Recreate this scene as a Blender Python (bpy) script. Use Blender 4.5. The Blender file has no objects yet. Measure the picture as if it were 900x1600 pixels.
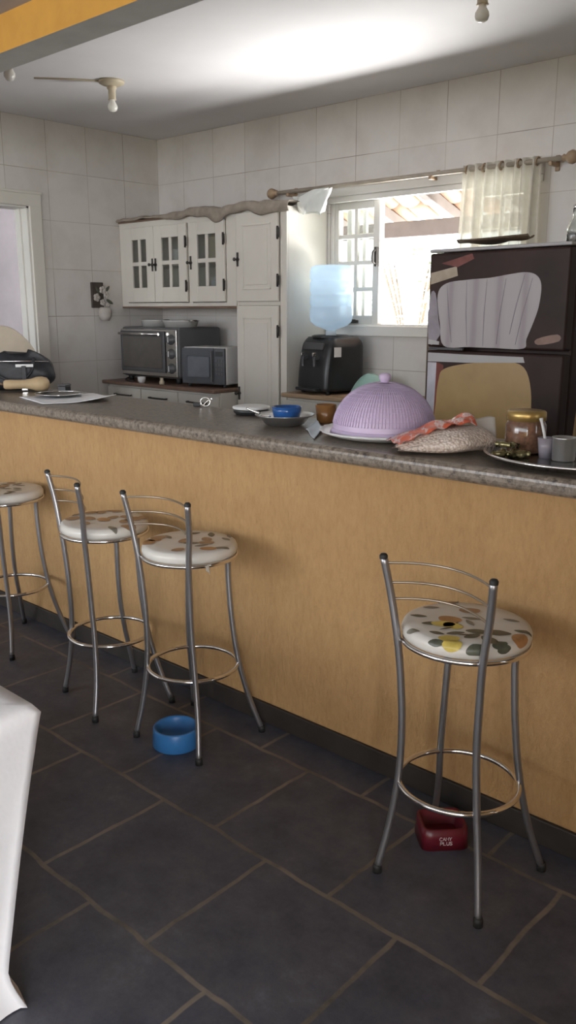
import bpy, bmesh, math, random
from mathutils import Vector, Matrix
random.seed(7)
PI = math.pi
sc = bpy.context.scene
C = sc.collection

# ------------------------------------------------------------------ camera
cam_d = bpy.data.cameras.new('camera')
cam = bpy.data.objects.new('camera', cam_d)
C.objects.link(cam)
cam.location = (0, 0, 1.5)
cam.rotation_euler = (math.radians(90 - 13.52), 0, math.radians(42.33))
cam_d.sensor_width = 36
cam_d.lens = 1318 / 1600 * 36
cam_d.clip_start = 0.02
sc.camera = cam

# ------------------------------------------------------------------ light
sc.view_settings.view_transform = 'Standard'
sc.view_settings.look = 'None'
sc.view_settings.gamma = 1
sc.view_settings.use_curve_mapping = False
sc.view_settings.exposure = 0.44
sc.cycles.use_denoising = True
sc.cycles.max_bounces = 10
sc.cycles.diffuse_bounces = 6
sc.cycles.caustics_reflective = False
sc.cycles.caustics_refractive = False
sc.cycles.sample_clamp_indirect = 8

world = bpy.data.worlds.new('sky')
sc.world = world
world.use_nodes = True
wb = world.node_tree.nodes['Background']
wb.inputs[0].default_value = (0.88, 0.94, 1.0, 1)
wb.inputs[1].default_value = 4.0

def light(name, kind, loc, rot, energy, color=(1, 1, 1), size=None, size_y=None, angle=None):
    d = bpy.data.lights.new(name, kind)
    d.energy = energy
    d.color = color
    if size:
        d.shape = 'RECTANGLE'
        d.size = size
        d.size_y = size_y or size
    if angle is not None:
        d.angle = angle
    o = bpy.data.objects.new(name, d)
    o.location = loc
    o.rotation_euler = rot
    C.objects.link(o)
    return o

# sun from behind the house: the yard beyond the house's own shade and the veranda's forecourt are sunlit
light('sun', 'SUN', (0, -12, 14), (math.radians(42), math.radians(-8), 0), 10.0, (1.0, 0.94, 0.85), angle=0.02)
# sunlit yard behind the kitchen, throwing light up through the window
light('yard_bounce', 'AREA', (-2.5, 7.3, -0.1), (math.radians(180), 0, 0), 3300.0, (1.0, 0.985, 0.97), 10.0, 3.0)
# daylight from the open end and side of the veranda
light('veranda_end_daylight', 'AREA', (-4.2, -3.4, 1.7), (math.radians(90), 0, 0), 66.0, (0.92, 0.95, 1.0), 3.5, 1.2)
light('veranda_side_daylight', 'AREA', (2.9, -2.4, 1.5), (0, math.radians(90), 0), 190.0, (0.95, 0.97, 1.0), 2.0, 2.0)

# ------------------------------------------------------------------ materials
def new_mat(name):
    m = bpy.data.materials.new(name)
    m.use_nodes = True
    nt = m.node_tree
    return m, nt, nt.nodes['Principled BSDF']

def ramp(nt, fac, stops):
    r = nt.nodes.new('ShaderNodeValToRGB')
    cr = r.color_ramp
    while len(cr.elements) < len(stops):
        cr.elements.new(0.5)
    for e, (p, c) in zip(cr.elements, stops):
        e.position = p
        e.color = (*c, 1)
    nt.links.new(fac, r.inputs[0])
    return r.outputs[0]

def noise(nt, scale, detail=4, rough=0.6, vec=None, stretch=None):
    n = nt.nodes.new('ShaderNodeTexNoise')
    n.inputs['Scale'].default_value = scale
    n.inputs['Detail'].default_value = detail
    n.inputs['Roughness'].default_value = rough
    if vec is None:
        tc = nt.nodes.new('ShaderNodeTexCoord')
        vec = tc.outputs['Object']
    if stretch:
        mp = nt.nodes.new('ShaderNodeMapping')
        mp.inputs['Scale'].default_value = stretch
        nt.links.new(vec, mp.inputs[0])
        vec = mp.outputs[0]
    nt.links.new(vec, n.inputs['Vector'])
    return n.outputs[0]

def bump(nt, b, height, strength, dist=0.01):
    n = nt.nodes.new('ShaderNodeBump')
    n.inputs['Strength'].default_value = strength
    n.inputs['Distance'].default_value = dist
    nt.links.new(height, n.inputs['Height'])
    nt.links.new(n.outputs[0], b.inputs['Normal'])

def pm(name, col, rough=0.5, metal=0.0, var=0.08, scale=12, bmp=0.0, trans=0.0, ior=1.45, alpha=1.0, coat=0.0, sub=0.0, stretch=None):
    m, nt, b = new_mat(name)
    f = noise(nt, scale, stretch=stretch)
    lo = tuple(max(0, c * (1 - var)) for c in col)
    hi = tuple(min(1, c * (1 + var)) for c in col)
    nt.links.new(ramp(nt, f, [(0.3, lo), (0.7, hi)]), b.inputs['Base Color'])
    b.inputs['Roughness'].default_value = rough
    b.inputs['Metallic'].default_value = metal
    b.inputs['Transmission Weight'].default_value = trans
    b.inputs['IOR'].default_value = ior
    b.inputs['Alpha'].default_value = alpha
    b.inputs['Coat Weight'].default_value = coat
    if sub:
        b.inputs['Subsurface Weight'].default_value = sub
        b.inputs['Subsurface Radius'].default_value = (0.02, 0.02, 0.02)
    if bmp:
        bump(nt, b, f, bmp)
    return m

def swizzle(nt, a, b_, off=(0, 0)):
    tc = nt.nodes.new('ShaderNodeTexCoord')
    s = nt.nodes.new('ShaderNodeSeparateXYZ')
    c = nt.nodes.new('ShaderNodeCombineXYZ')
    nt.links.new(tc.outputs['Object'], s.inputs[0])
    for i, (ax, o) in enumerate(((a, off[0]), (b_, off[1]))):
        ad = nt.nodes.new('ShaderNodeMath')
        ad.operation = 'ADD'
        ad.inputs[1].default_value = o
        nt.links.new(s.outputs[ax], ad.inputs[0])
        nt.links.new(ad.outputs[0], c.inputs[i])
    return c.outputs[0]

def brick(nt, vec, w, h, mortar, offset, smooth=0.1):
    t = nt.nodes.new('ShaderNodeTexBrick')
    t.offset = offset
    t.inputs['Scale'].default_value = 1
    t.inputs['Brick Width'].default_value = w
    t.inputs['Row Height'].default_value = h
    t.inputs['Mortar Size'].default_value = mortar
    t.inputs['Mortar Smooth'].default_value = smooth
    t.inputs['Bias'].default_value = 0
    nt.links.new(vec, t.inputs['Vector'])
    return t

def mix(nt, fac, a, b_, mode='MIX'):
    n = nt.nodes.new('ShaderNodeMix')
    n.data_type = 'RGBA'
    n.blend_type = mode
    for sock, v in ((n.inputs[0], fac), (n.inputs[6], a), (n.inputs[7], b_)):
        if isinstance(v, (int, float)):
            sock.default_value = v
        elif isinstance(v, tuple):
            sock.default_value = (*v, 1)
        else:
            nt.links.new(v, sock)
    return n.outputs[2]

def tile_mat(name, ax, ay, off):
    m, nt, b = new_mat(name)
    vec = swizzle(nt, ax, ay, off)
    t = brick(nt, vec, 0.33, 0.33, 0.0022, 0.0, 0.2)
    t.inputs['Color1'].default_value = (0.54, 0.51, 0.485, 1)
    t.inputs['Color2'].default_value = (0.60, 0.57, 0.54, 1)
    n1 = noise(nt, 3.5, 6)
    veined = mix(nt, 0.55, t.outputs['Color'], ramp(nt, n1, [(0.3, (0.49, 0.45, 0.41)), (0.55, (0.62, 0.59, 0.56)), (0.75, (0.56, 0.53, 0.51))]))
    n2 = noise(nt, 1.7, 2)
    grout = ramp(nt, n2, [(0.45, (0.46, 0.42, 0.375)), (0.66, (0.24, 0.20, 0.16))])
    nt.links.new(mix(nt, t.outputs['Fac'], veined, grout), b.inputs['Base Color'])
    b.inputs['Roughness'].default_value = 0.36
    return m

M = {}
M['tile_back'] = tile_mat('cream_tile_back', 'X', 'Z', (0.22, -0.13))
M['tile_side'] = tile_mat('cream_tile_side', 'Y', 'Z', (0.12, -0.13))

m, nt, b = new_mat('slate_floor')
vec0 = swizzle(nt, 'X', 'Y', (1.2145, -1.06))
dn = nt.nodes.new('ShaderNodeTexNoise')
dn.inputs['Scale'].default_value = 7
nt.links.new(vec0, dn.inputs['Vector'])
va = nt.nodes.new('ShaderNodeVectorMath'); va.operation = 'MULTIPLY_ADD'
va.inputs[1].default_value = (0.022, 0.022, 0)
nt.links.new(dn.outputs['Color'], va.inputs[0])
sb = nt.nodes.new('ShaderNodeVectorMath'); sb.operation = 'SUBTRACT'
sb.inputs[1].default_value = (0.011, 0.011, 0)
nt.links.new(vec0, sb.inputs[0])
nt.links.new(sb.outputs[0], va.inputs[2])
t = brick(nt, va.outputs[0], 0.445, 0.43, 0.009, 0.5, 0.5)
t.inputs['Color1'].default_value = (0.050, 0.051, 0.058, 1)
t.inputs['Color2'].default_value = (0.074, 0.071, 0.072, 1)
n1 = noise(nt, 6, 10, 0.78)
n5 = noise(nt, 1.6, 4, 0.65)
big = ramp(nt, n5, [(0.3, (0.046, 0.047, 0.060)), (0.5, (0.074, 0.074, 0.088)), (0.62, (0.080, 0.071, 0.070)), (0.75, (0.092, 0.100, 0.125))])
fine = ramp(nt, n1, [(0.34, (0.026, 0.027, 0.034)), (0.48, (0.068, 0.068, 0.080)), (0.58, (0.108, 0.100, 0.102)), (0.68, (0.155, 0.155, 0.170))])
slate = mix(nt, 0.55, mix(nt, 0.5, t.outputs['Color'], big), fine)
n3 = noise(nt, 3.5, 5, 0.7)
mort = ramp(nt, n3, [(0.38, (0.090, 0.078, 0.068)), (0.62, (0.215, 0.185, 0.155))])
slate = mix(nt, 1.0, slate, (1.0, 1.07, 1.22), 'MULTIPLY')
nt.links.new(mix(nt, t.outputs['Fac'], slate, mort), b.inputs['Base Color'])
b.inputs['Roughness'].default_value = 0.52
bump(nt, b, n1, 0.35, 0.006)
M['floor'] = m

m, nt, b = new_mat('granite')
n1 = noise(nt, 60, 6, 0.75)
v = nt.nodes.new('ShaderNodeTexVoronoi'); v.inputs['Scale'].default_value = 85
tc = nt.nodes.new('ShaderNodeTexCoord'); nt.links.new(tc.outputs['Object'], v.inputs['Vector'])
base = ramp(nt, n1, [(0.36, (0.045, 0.036, 0.03)), (0.47, (0.19, 0.15, 0.115)), (0.58, (0.27, 0.225, 0.18)), (0.7, (0.11, 0.097, 0.088))])
spk = ramp(nt, v.outputs['Color'], [(0.25, (0.05, 0.042, 0.036)), (0.6, (0.27, 0.23, 0.19))])
nt.links.new(mix(nt, 0.35, base, spk), b.inputs['Base Color'])
b.inputs['Roughness'].default_value = 0.3
M['granite'] = m

m, nt, b = new_mat('yellow_plaster')
n1 = noise(nt, 2.2, 5)
n2 = noise(nt, 55, 6, 0.75, stretch=(1.3, 1.3, 0.45))
n4 = noise(nt, 14, 4, 0.7, stretch=(1.5, 1.5, 0.5))
c1 = ramp(nt, n1, [(0.3, (0.47, 0.275, 0.115)), (0.7, (0.58, 0.355, 0.16))])
c2 = ramp(nt, n2, [(0.32, (0.40, 0.225, 0.09)), (0.5, (0.55, 0.335, 0.15)), (0.66, (0.63, 0.40, 0.19))])
c3 = ramp(nt, n4, [(0.25, (0.43, 0.25, 0.10)), (0.6, (0.57, 0.35, 0.155))])
nt.links.new(mix(nt, 0.35, mix(nt, 0.5, c1, c3), c2), b.inputs['Base Color'])
b.inputs['Roughness'].default_value = 0.8
bump(nt, b, n2, 1.0, 0.008)
M['plaster'] = m

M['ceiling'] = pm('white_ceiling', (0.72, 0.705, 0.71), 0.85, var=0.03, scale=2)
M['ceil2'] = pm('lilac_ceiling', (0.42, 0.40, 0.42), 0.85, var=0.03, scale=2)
M['beam_grey'] = pm('grey_plaster', (0.46, 0.45, 0.42), 0.85, var=0.08, scale=6)
M['ochre'] = pm('ochre_paint', (0.62, 0.31, 0.06), 0.8, var=0.07, scale=9)
M['skirt'] = pm('slate_skirting', (0.034, 0.029, 0.026), 0.6, var=0.25, scale=9, bmp=0.2)
M['white_paint'] = pm('white_paint', (0.66, 0.64, 0.60), 0.45, var=0.03, scale=4)
M['cab_white'] = pm('cream_white_lacquer', (0.60, 0.57, 0.515), 0.42, var=0.03, scale=5)
M['dim_inside'] = pm('dark_inside', (0.13, 0.115, 0.10), 0.8, var=0.1)
M['groove'] = pm('panel_groove', (0.40, 0.37, 0.32), 0.6)
M['brown_top'] = pm('brown_wood_top', (0.17, 0.105, 0.075), 0.4, var=0.2, scale=8, stretch=(1, 6, 6))
M['tan_top'] = pm('tan_wood_top', (0.33, 0.23, 0.145), 0.45, var=0.15, scale=8, stretch=(1, 6, 6))
M['dark_wood'] = pm('dark_wood', (0.12, 0.085, 0.055), 0.6, var=0.3, scale=12, stretch=(6, 6, 1))
M['rod'] = pm('weathered_rod', (0.36, 0.31, 0.25), 0.5, var=0.2, scale=9)
M['iron'] = pm('aged_iron', (0.06, 0.055, 0.05), 0.5, metal=0.6, var=0.2)
M['chrome'] = pm('chrome', (0.78, 0.76, 0.74), 0.12, metal=1.0, var=0.03)
M['satin'] = pm('satin_grey_steel', (0.36, 0.355, 0.37), 0.34, metal=0.85, var=0.06)
M['brass_wire'] = pm('tarnished_wire', (0.42, 0.35, 0.27), 0.3, metal=0.9, var=0.1)
M['steel'] = pm('steel', (0.55, 0.54, 0.52), 0.2, metal=1.0, var=0.06)
M['alum'] = pm('bright_aluminium', (0.74, 0.73, 0.71), 0.42, metal=0.55, var=0.05)
M['alum_grey'] = pm('grey_aluminium', (0.46, 0.46, 0.46), 0.28, metal=0.86, var=0.05)
M['cup_metal'] = pm('brushed_cup_metal', (0.60, 0.60, 0.59), 0.3, metal=0.85, var=0.05)
M['rubber'] = pm('black_rubber', (0.02, 0.02, 0.02), 0.6, var=0.1)
M['black_plastic'] = pm('black_plastic', (0.022, 0.023, 0.025), 0.32, var=0.15)
M['dark_grey'] = pm('dark_grey_plastic', (0.075, 0.075, 0.08), 0.4, var=0.1)
M['oven_side'] = pm('oven_side_grey', (0.10, 0.10, 0.105), 0.45, var=0.08)
M['oven_glass'] = pm('oven_glass', (0.10, 0.092, 0.085), 0.12, var=0.1)
M['micro_glass'] = pm('microwave_glass', (0.13, 0.14, 0.16), 0.12, var=0.1)
M['micro_front'] = pm('microwave_front', (0.075, 0.08, 0.09), 0.25, var=0.08)
M['white_plastic'] = pm('white_plastic', (0.68, 0.68, 0.68), 0.35, var=0.03)
M['blue_plastic'] = pm('blue_plastic', (0.035, 0.16, 0.40), 0.38, var=0.12, scale=6)
M['red_plastic'] = pm('dark_red_plastic', (0.12, 0.010, 0.020), 0.3, var=0.12)
M['letter'] = pm('white_print', (0.62, 0.50, 0.52), 0.5, var=0.03)
M['lilac'] = pm('lilac_plastic', (0.57, 0.46, 0.64), 0.45, var=0.05)
M['vinyl'] = pm('white_seat_vinyl', (0.66, 0.635, 0.59), 0.28, var=0.05, scale=9)
M['leaf_dark'] = pm('printed_leaf_dark', (0.085, 0.09, 0.065), 0.35, var=0.25, scale=40)
M['leaf_grey'] = pm('printed_leaf_grey', (0.20, 0.185, 0.15), 0.35, var=0.2, scale=40)
M['fruit_orange'] = pm('printed_fruit_orange', (0.40, 0.20, 0.085), 0.3, var=0.25, scale=30)
M['fruit_brown'] = pm('printed_fruit_brown', (0.33, 0.20, 0.12), 0.3, var=0.2, scale=30)
M['fruit_yellow'] = pm('printed_fruit_yellow', (0.60, 0.47, 0.11), 0.3, var=0.2, scale=30)
M['stem_print'] = pm('printed_stem', (0.06, 0.045, 0.035), 0.35)
M['cloth_white'] = pm('white_tablecloth', (0.84, 0.825, 0.845), 0.55, var=0.04, scale=7, bmp=0.5)
M['paper'] = pm('white_paper', (0.86, 0.86, 0.88), 0.6, var=0.03)
M['napkin'] = pm('pale_blue_paper', (0.52, 0.57, 0.62), 0.6, var=0.05)
M['nylon'] = pm('black_nylon', (0.022, 0.022, 0.027), 0.5, var=0.3, scale=20, bmp=0.3)
M['squash'] = pm('tan_squash', (0.50, 0.37, 0.22), 0.5, var=0.12, scale=18)
M['amber'] = pm('amber_brown_cup', (0.24, 0.11, 0.035), 0.25, var=0.15)
M['blue_glass'] = pm('blue_glass', (0.03, 0.13, 0.42), 0.12, var=0.2, trans=0.3)
M['bottle'] = None
M['gold'] = pm('gold_lid', (0.50, 0.34, 0.12), 0.32, metal=0.7, var=0.08)
M['jar_glass'] = pm('brown_filled_glass', (0.16, 0.085, 0.055), 0.12, var=0.45, scale=60, coat=0.6)
M['bean_film'] = None
M['teal'] = pm('mint_plastic', (0.27, 0.43, 0.385), 0.4, var=0.1)
M['cloth_runner'] = pm('beige_runner', (0.27, 0.23, 0.19), 0.9, var=0.22, scale=14, bmp=0.3)
M['poly_bag'] = pm('thin_white_plastic_bag', (0.80, 0.82, 0.80), 0.35, var=0.05, trans=0.35, ior=1.1)
M['bulb'] = pm('frosted_bulb', (0.75, 0.73, 0.68), 0.25, var=0.02)
M['cream_plastic'] = pm('cream_plastic', (0.52, 0.45, 0.33), 0.45, var=0.05)
M['glass'] = pm('clear_glass', (0.9, 0.93, 0.92), 0.03, var=0.0, trans=1.0, ior=1.45)
M['lilac_wall'] = pm('lilac_grey_render', (0.20, 0.185, 0.20), 0.9, var=0.12, scale=3, bmp=0.2)
M['ground'] = pm('pale_paving', (0.50, 0.48, 0.44), 0.9, var=0.1, scale=1.5)
M['lawn'] = pm('lawn_soil', (0.16, 0.24, 0.07), 0.9, var=0.3, scale=3)
M['terracotta'] = pm('terracotta', (0.115, 0.058, 0.030), 0.8, var=0.22, scale=6)
M['rafter'] = pm('rafter_wood', (0.10, 0.086, 0.076), 0.7, var=0.15, scale=6)
M['beam_wood'] = pm('grey_beam_wood', (0.10, 0.085, 0.08), 0.7, var=0.15, scale=6)
M['leaf'] = pm('garden_leaf', (0.40, 0.50, 0.32), 0.5, var=0.25, scale=4)
M['sprout'] = pm('sprout_green', (0.10, 0.16, 0.05), 0.5, var=0.25, scale=8)
M['cream_fabric'] = pm('cream_upholstery', (0.54, 0.47, 0.37), 0.9, var=0.06)
M['plaque'] = pm('dark_plaque', (0.055, 0.042, 0.035), 0.6, var=0.3)
M['petal'] = pm('pale_petal', (0.44, 0.40, 0.37), 0.7, var=0.12)
M['print_dark'] = pm('dark_brown_print', (0.036, 0.020, 0.017), 0.42, var=0.5, scale=3)
M['print_white'] = None
M['print_tan'] = pm('tan_print', (0.37, 0.25, 0.115), 0.25, var=0.12, scale=5)
M['print_red'] = pm('red_brown_print', (0.17, 0.045, 0.035), 0.25, var=0.3, scale=8)
M['print_cream'] = pm('cream_print', (0.42, 0.35, 0.27), 0.25, var=0.2, scale=9)
M['print_lilac'] = pm('lilac_grey_print', (0.30, 0.27, 0.31), 0.25, var=0.2, scale=9)
M['print_pale'] = pm('pale_lilac_print', (0.46, 0.45, 0.50), 0.25, var=0.15, scale=7)
M['print_skin'] = pm('red_tan_print', (0.20, 0.11, 0.075), 0.25, var=0.2, scale=9)
M['fridge_white'] = pm('fridge_edge_white', (0.42, 0.41, 0.42), 0.3, var=0.04)
M['candy'] = pm('olive_gold_foil', (0.30, 0.26, 0.13), 0.22, metal=0.7, var=0.4, scale=50)

# folds printed on the white hat
m, nt, b = new_mat('white_pleated_print')
w = nt.nodes.new('ShaderNodeTexWave')
w.inputs['Scale'].default_value = 2.6
w.inputs['Distortion'].default_value = 1.2
w.inputs['Detail'].default_value = 2
tc = nt.nodes.new('ShaderNodeTexCoord')
nt.links.new(tc.outputs['Object'], w.inputs['Vector'])
nt.links.new(ramp(nt, w.outputs['Color'], [(0.0, (0.33, 0.295, 0.31)), (0.2, (0.40, 0.37, 0.385)), (0.7, (0.43, 0.40, 0.41))]), b.inputs['Base Color'])
b.inputs['Roughness'].default_value = 0.28
b.inputs['Specular IOR Level'].default_value = 0.25
M['print_white'] = m
M['print_dark'].node_tree.nodes['Principled BSDF'].inputs['Specular IOR Level'].default_value = 0.22

# bag of white beans
m, nt, b = new_mat('white_beans_in_film')
v = nt.nodes.new('ShaderNodeTexVoronoi'); v.inputs['Scale'].default_value = 135
tc = nt.nodes.new('ShaderNodeTexCoord'); nt.links.new(tc.outputs['Object'], v.inputs['Vector'])
nt.links.new(ramp(nt, v.outputs['Distance'], [(0.1, (0.74, 0.65, 0.58)), (0.6, (0.62, 0.51, 0.44)), (0.9, (0.44, 0.33, 0.27))]), b.inputs['Base Color'])
inv = nt.nodes.new('ShaderNodeMath'); inv.operation = 'SUBTRACT'; inv.inputs[0].default_value = 1
nt.links.new(v.outputs['Distance'], inv.inputs[1])
bump(nt, b, inv.outputs[0], 0.6, 0.006)
b.inputs['Roughness'].default_value = 0.35
b.inputs['Coat Weight'].default_value = 0.5
M['beans'] = m
m, nt, b = new_mat('red_and_white_film')
n1 = noise(nt, 26, 3)
nt.links.new(ramp(nt, n1, [(0.34, (0.60, 0.10, 0.05)), (0.52, (0.58, 0.13, 0.07)), (0.58, (0.62, 0.50, 0.47)), (0.7, (0.55, 0.12, 0.07))]), b.inputs['Base Color'])
b.inputs['Roughness'].default_value = 0.2
bump(nt, b, n1, 0.5, 0.01)
M['red_film'] = m
M['clear_film'] = pm('clear_film', (0.62, 0.60, 0.58), 0.15, var=0.08, alpha=0.5)

# sheer curtain
m, nt, b = new_mat('sheer_curtain')
f = noise(nt, 30)
nt.links.new(ramp(nt, f, [(0.3, (0.52, 0.48, 0.41)), (0.7, (0.60, 0.56, 0.49))]), b.inputs['Base Color'])
b.inputs['Roughness'].default_value = 0.9
tl = nt.nodes.new('ShaderNodeBsdfTranslucent'); tl.inputs[0].default_value = (0.75, 0.74, 0.66, 1)
tp = nt.nodes.new('ShaderNodeBsdfTransparent'); tp.inputs[0].default_value = (0.80, 0.82, 0.74, 1)
ms = nt.nodes.new('ShaderNodeMixShader'); ms.inputs[0].default_value = 0.12
ms2 = nt.nodes.new('ShaderNodeMixShader'); ms2.inputs[0].default_value = 0.12
out = nt.nodes['Material Output']
nt.links.new(b.outputs[0], ms.inputs[1]); nt.links.new(tl.outputs[0], ms.inputs[2])
nt.links.new(ms.outputs[0], ms2.inputs[1]); nt.links.new(tp.outputs[0], ms2.inputs[2])
nt.links.new(ms2.outputs[0], out.inputs[0])
M['sheer'] = m

# translucent blue water bottle
m, nt, b = new_mat('blue_water_bottle')
b.inputs['Base Color'].default_value = (0.62, 0.76, 0.92, 1)
b.inputs['Roughness'].default_value = 0.15
tl = nt.nodes.new('ShaderNodeBsdfTranslucent'); tl.inputs[0].default_value = (0.80, 0.91, 1.0, 1)
tp = nt.nodes.new('ShaderNodeBsdfTransparent'); tp.inputs[0].default_value = (0.80, 0.90, 1.0, 1)
ms = nt.nodes.new('ShaderNodeMixShader'); ms.inputs[0].default_value = 0.6
ms2 = nt.nodes.new('ShaderNodeMixShader'); ms2.inputs[0].default_value = 0.28
nt.links.new(b.outputs[0], ms.inputs[1]); nt.links.new(tl.outputs[0], ms.inputs[2])
nt.links.new(ms.outputs[0], ms2.inputs[1]); nt.links.new(tp.outputs[0], ms2.inputs[2])
nt.links.new(ms2.outputs[0], nt.nodes['Material Output'].inputs[0])
M['bottle'] = m

# pierced plastic of the food cover
m, nt, b = new_mat('lilac_mesh_plastic')
f = noise(nt, 9)
nt.links.new(ramp(nt, f, [(0.3, (0.55, 0.44, 0.62)), (0.7, (0.64, 0.52, 0.70))]), b.inputs['Base Color'])
b.inputs['Roughness'].default_value = 0.45
M['lilac_mesh'] = m

# thin window pane: mostly clear
def pane_mat(name, tint, clear):
    m, nt, b = new_mat(name)
    b.inputs['Base Color'].default_value = (*tint, 1)
    b.inputs['Roughness'].default_value = 0.05
    tp = nt.nodes.new('ShaderNodeBsdfTransparent')
    tp.inputs[0].default_value = (0.96, 0.98, 0.97, 1)
    ms = nt.nodes.new('ShaderNodeMixShader'); ms.inputs[0].default_value = clear
    nt.links.new(b.outputs[0], ms.inputs[1]); nt.links.new(tp.outputs[0], ms.inputs[2])
    nt.links.new(ms.outputs[0], nt.nodes['Material Output'].inputs[0])
    return m
M['pane'] = pane_mat('window_pane', (0.5, 0.52, 0.52), 0.9)
M['cab_pane'] = pane_mat('cabinet_pane', (0.16, 0.15, 0.135), 0.78)

# ------------------------------------------------------------------ mesh helpers
class MB:
    def __init__(s):
        s.bm = bmesh.new()
    def _merge(s, tmp, mat4, mi):
        for f in tmp.faces:
            f.material_index = mi
        tmp.transform(mat4)
        me = bpy.data.meshes.new('tmp')
        tmp.to_mesh(me); tmp.free()
        s.bm.from_mesh(me)
        bpy.data.meshes.remove(me)
    def box(s, x0, x1, y0, y1, z0, z1, bev=0.0, mi=0, rot=None, seg=2):
        t = bmesh.new()
        bmesh.ops.create_cube(t, size=1)
        t.transform(Matrix.Diagonal((abs(x1 - x0), abs(y1 - y0), abs(z1 - z0), 1)))
        if bev:
            bmesh.ops.bevel(t, geom=t.edges[:], offset=bev, segments=seg, affect='EDGES', profile=0.5)
        mt = Matrix.Translation(((x0 + x1) / 2, (y0 + y1) / 2, (z0 + z1) / 2))
        if rot is not None:
            mt = mt @ rot
        s._merge(t, mt, mi)
        return s
    def tube(s, pts, r, seg=10, closed=False, mi=0):
        pts = [Vector(p) for p in pts]
        n = len(pts)
        rs = r if isinstance(r, (list, tuple)) else [r] * n
        bm = s.bm
        rings = []
        prev = None
        for i, p in enumerate(pts):
            a = pts[(i - 1) % n] if (closed or i > 0) else p
            c = pts[(i + 1) % n] if (closed or i < n - 1) else p
            d = (c - a).normalized()
            if prev is None:
                u = d.orthogonal().normalized()
            else:
                u = (prev - d * prev.dot(d)).normalized()
            prev = u
            v_ = d.cross(u)
            rings.append([bm.verts.new(p + (u * math.cos(2 * PI * k / seg) + v_ * math.sin(2 * PI * k / seg)) * rs[i]) for k in range(seg)])
        m_ = n if closed else n - 1
        for i in range(m_):
            A, B = rings[i], rings[(i + 1) % n]
            best = 0
            if closed and i == n - 1:
                best = min(range(seg), key=lambda k: (A[0].co - B[k].co).length)
            for k in range(seg):
                f = bm.faces.new((A[k], A[(k + 1) % seg], B[(k + 1 + best) % seg], B[(k + best) % seg]))
                f.material_index = mi; f.smooth = True
        if not closed:
            for q in (rings[0][::-1], rings[-1]):
                f = bm.faces.new(q); f.material_index = mi
        return s
    def lathe(s, prof, c=(0, 0, 0), seg=32, mi=0, mat4=None, sx=1.0, sy=1.0):
        t = bmesh.new()
        rings = []
        for (r, z) in prof:
            if r < 1e-6:
                rings.append([t.verts.new((0, 0, z))])
            else:
                rings.append([t.verts.new((r * sx * math.cos(2 * PI * k / seg), r * sy * math.sin(2 * PI * k / seg), z)) for k in range(seg)])
        for A, B in zip(rings[:-1], rings[1:]):
            for k in range(seg):
                k2 = (k + 1) % seg
                if len(A) == 1 and len(B) == 1:
                    continue
                if len(A) == 1:
                    f = t.faces.new((A[0], B[k2], B[k]))
                elif len(B) == 1:
                    f = t.faces.new((A[k], A[k2], B[0]))
                else:
                    f = t.faces.new((A[k], A[k2], B[k2], B[k]))
                f.smooth = True
        bmesh.ops.recalc_face_normals(t, faces=t.faces[:])
        mt = Matrix.Translation(c)
        if mat4 is not None:
            mt = mt @ mat4
        s._merge(t, mt, mi)
        return s
    def ball(s, c, rx, ry=None, rz=None, seg=16, mi=0, rot=None):
        t = bmesh.new()
        bmesh.ops.create_uvsphere(t, u_segments=seg, v_segments=max(6, seg // 2), radius=1)
        for f in t.faces:
            f.smooth = True
        t.transform(Matrix.Diagonal((rx, ry or rx, rz or rx, 1)))
        mt = Matrix.Translation(c)
        if rot is not None:
            mt = mt @ rot
        s._merge(t, mt, mi)
        return s
    def prism(s, poly, d0, d1, mat4=None, mi=0):
        # polygon in the local XZ plane, thickened along Y from d0 to d1
        t = bmesh.new()
        a = [t.verts.new((x, d0, z)) for x, z in poly]
        b_ = [t.verts.new((x, d1, z)) for x, z in poly]
        t.faces.new(a); t.faces.new(b_[::-1])
        n = len(poly)
        for i in range(n):
            t.faces.new((a[i], b_[i], b_[(i + 1) % n], a[(i + 1) % n]))
        bmesh.ops.recalc_face_normals(t, faces=t.faces[:])
        s._merge(t, mat4 or Matrix(), mi)
        return s
    def sheet(s, fn, nu, nv, mi=0, closed_u=False):
        bm = s.bm
        g = [[bm.verts.new(fn(i / nu, j / nv)) for j in range(nv + 1)] for i in range(nu if closed_u else nu + 1)]
        R = len(g)
        for i in range(nu):
            for j in range(nv):
                f = bm.faces.new((g[i][j], g[(i + 1) % R][j], g[(i + 1) % R][j + 1], g[i][j + 1]))
                f.smooth = True; f.material_index = mi
        return s

def obj(name, mb, mats, parent=None, smooth=False, solid=0.0, autos=True):
    me = bpy.data.meshes.new(name)
    mb.bm.normal_update()
    mb.bm.to_mesh(me); mb.bm.free()
    if not isinstance(mats, (list, tuple)):
        mats = [mats]
    for m_ in mats:
        me.materials.append(m_)
    if smooth:
        for p in me.polygons:
            p.use_smooth = True
    o = bpy.data.objects.new(name, me)
    C.objects.link(o)
    if parent is not None:
        o.parent = parent
    if solid:
        md = o.modifiers.new('thickness', 'SOLIDIFY')
        md.thickness = solid; md.offset = 0
    return o

def tag(o, label, cat, group=None):
    o['label'] = label; o['category'] = cat
    if group:
        o['group'] = group
    return o

def thing(name, label, cat, loc=(0, 0, 0), rz=0.0, group=None):
    o = bpy.data.objects.new(name, None)
    o.empty_display_size = 0.1
    C.objects.link(o)
    o.location = loc; o.rotation_euler = (0, 0, rz)
    return tag(o, label, cat, group)

def struct(name, mb, mats, parent=None, label=None):
    o = obj(name, mb, mats, parent)
    if parent is None:
        o['kind'] = 'structure'
        if label:
            o['label'] = label
    return o

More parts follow.
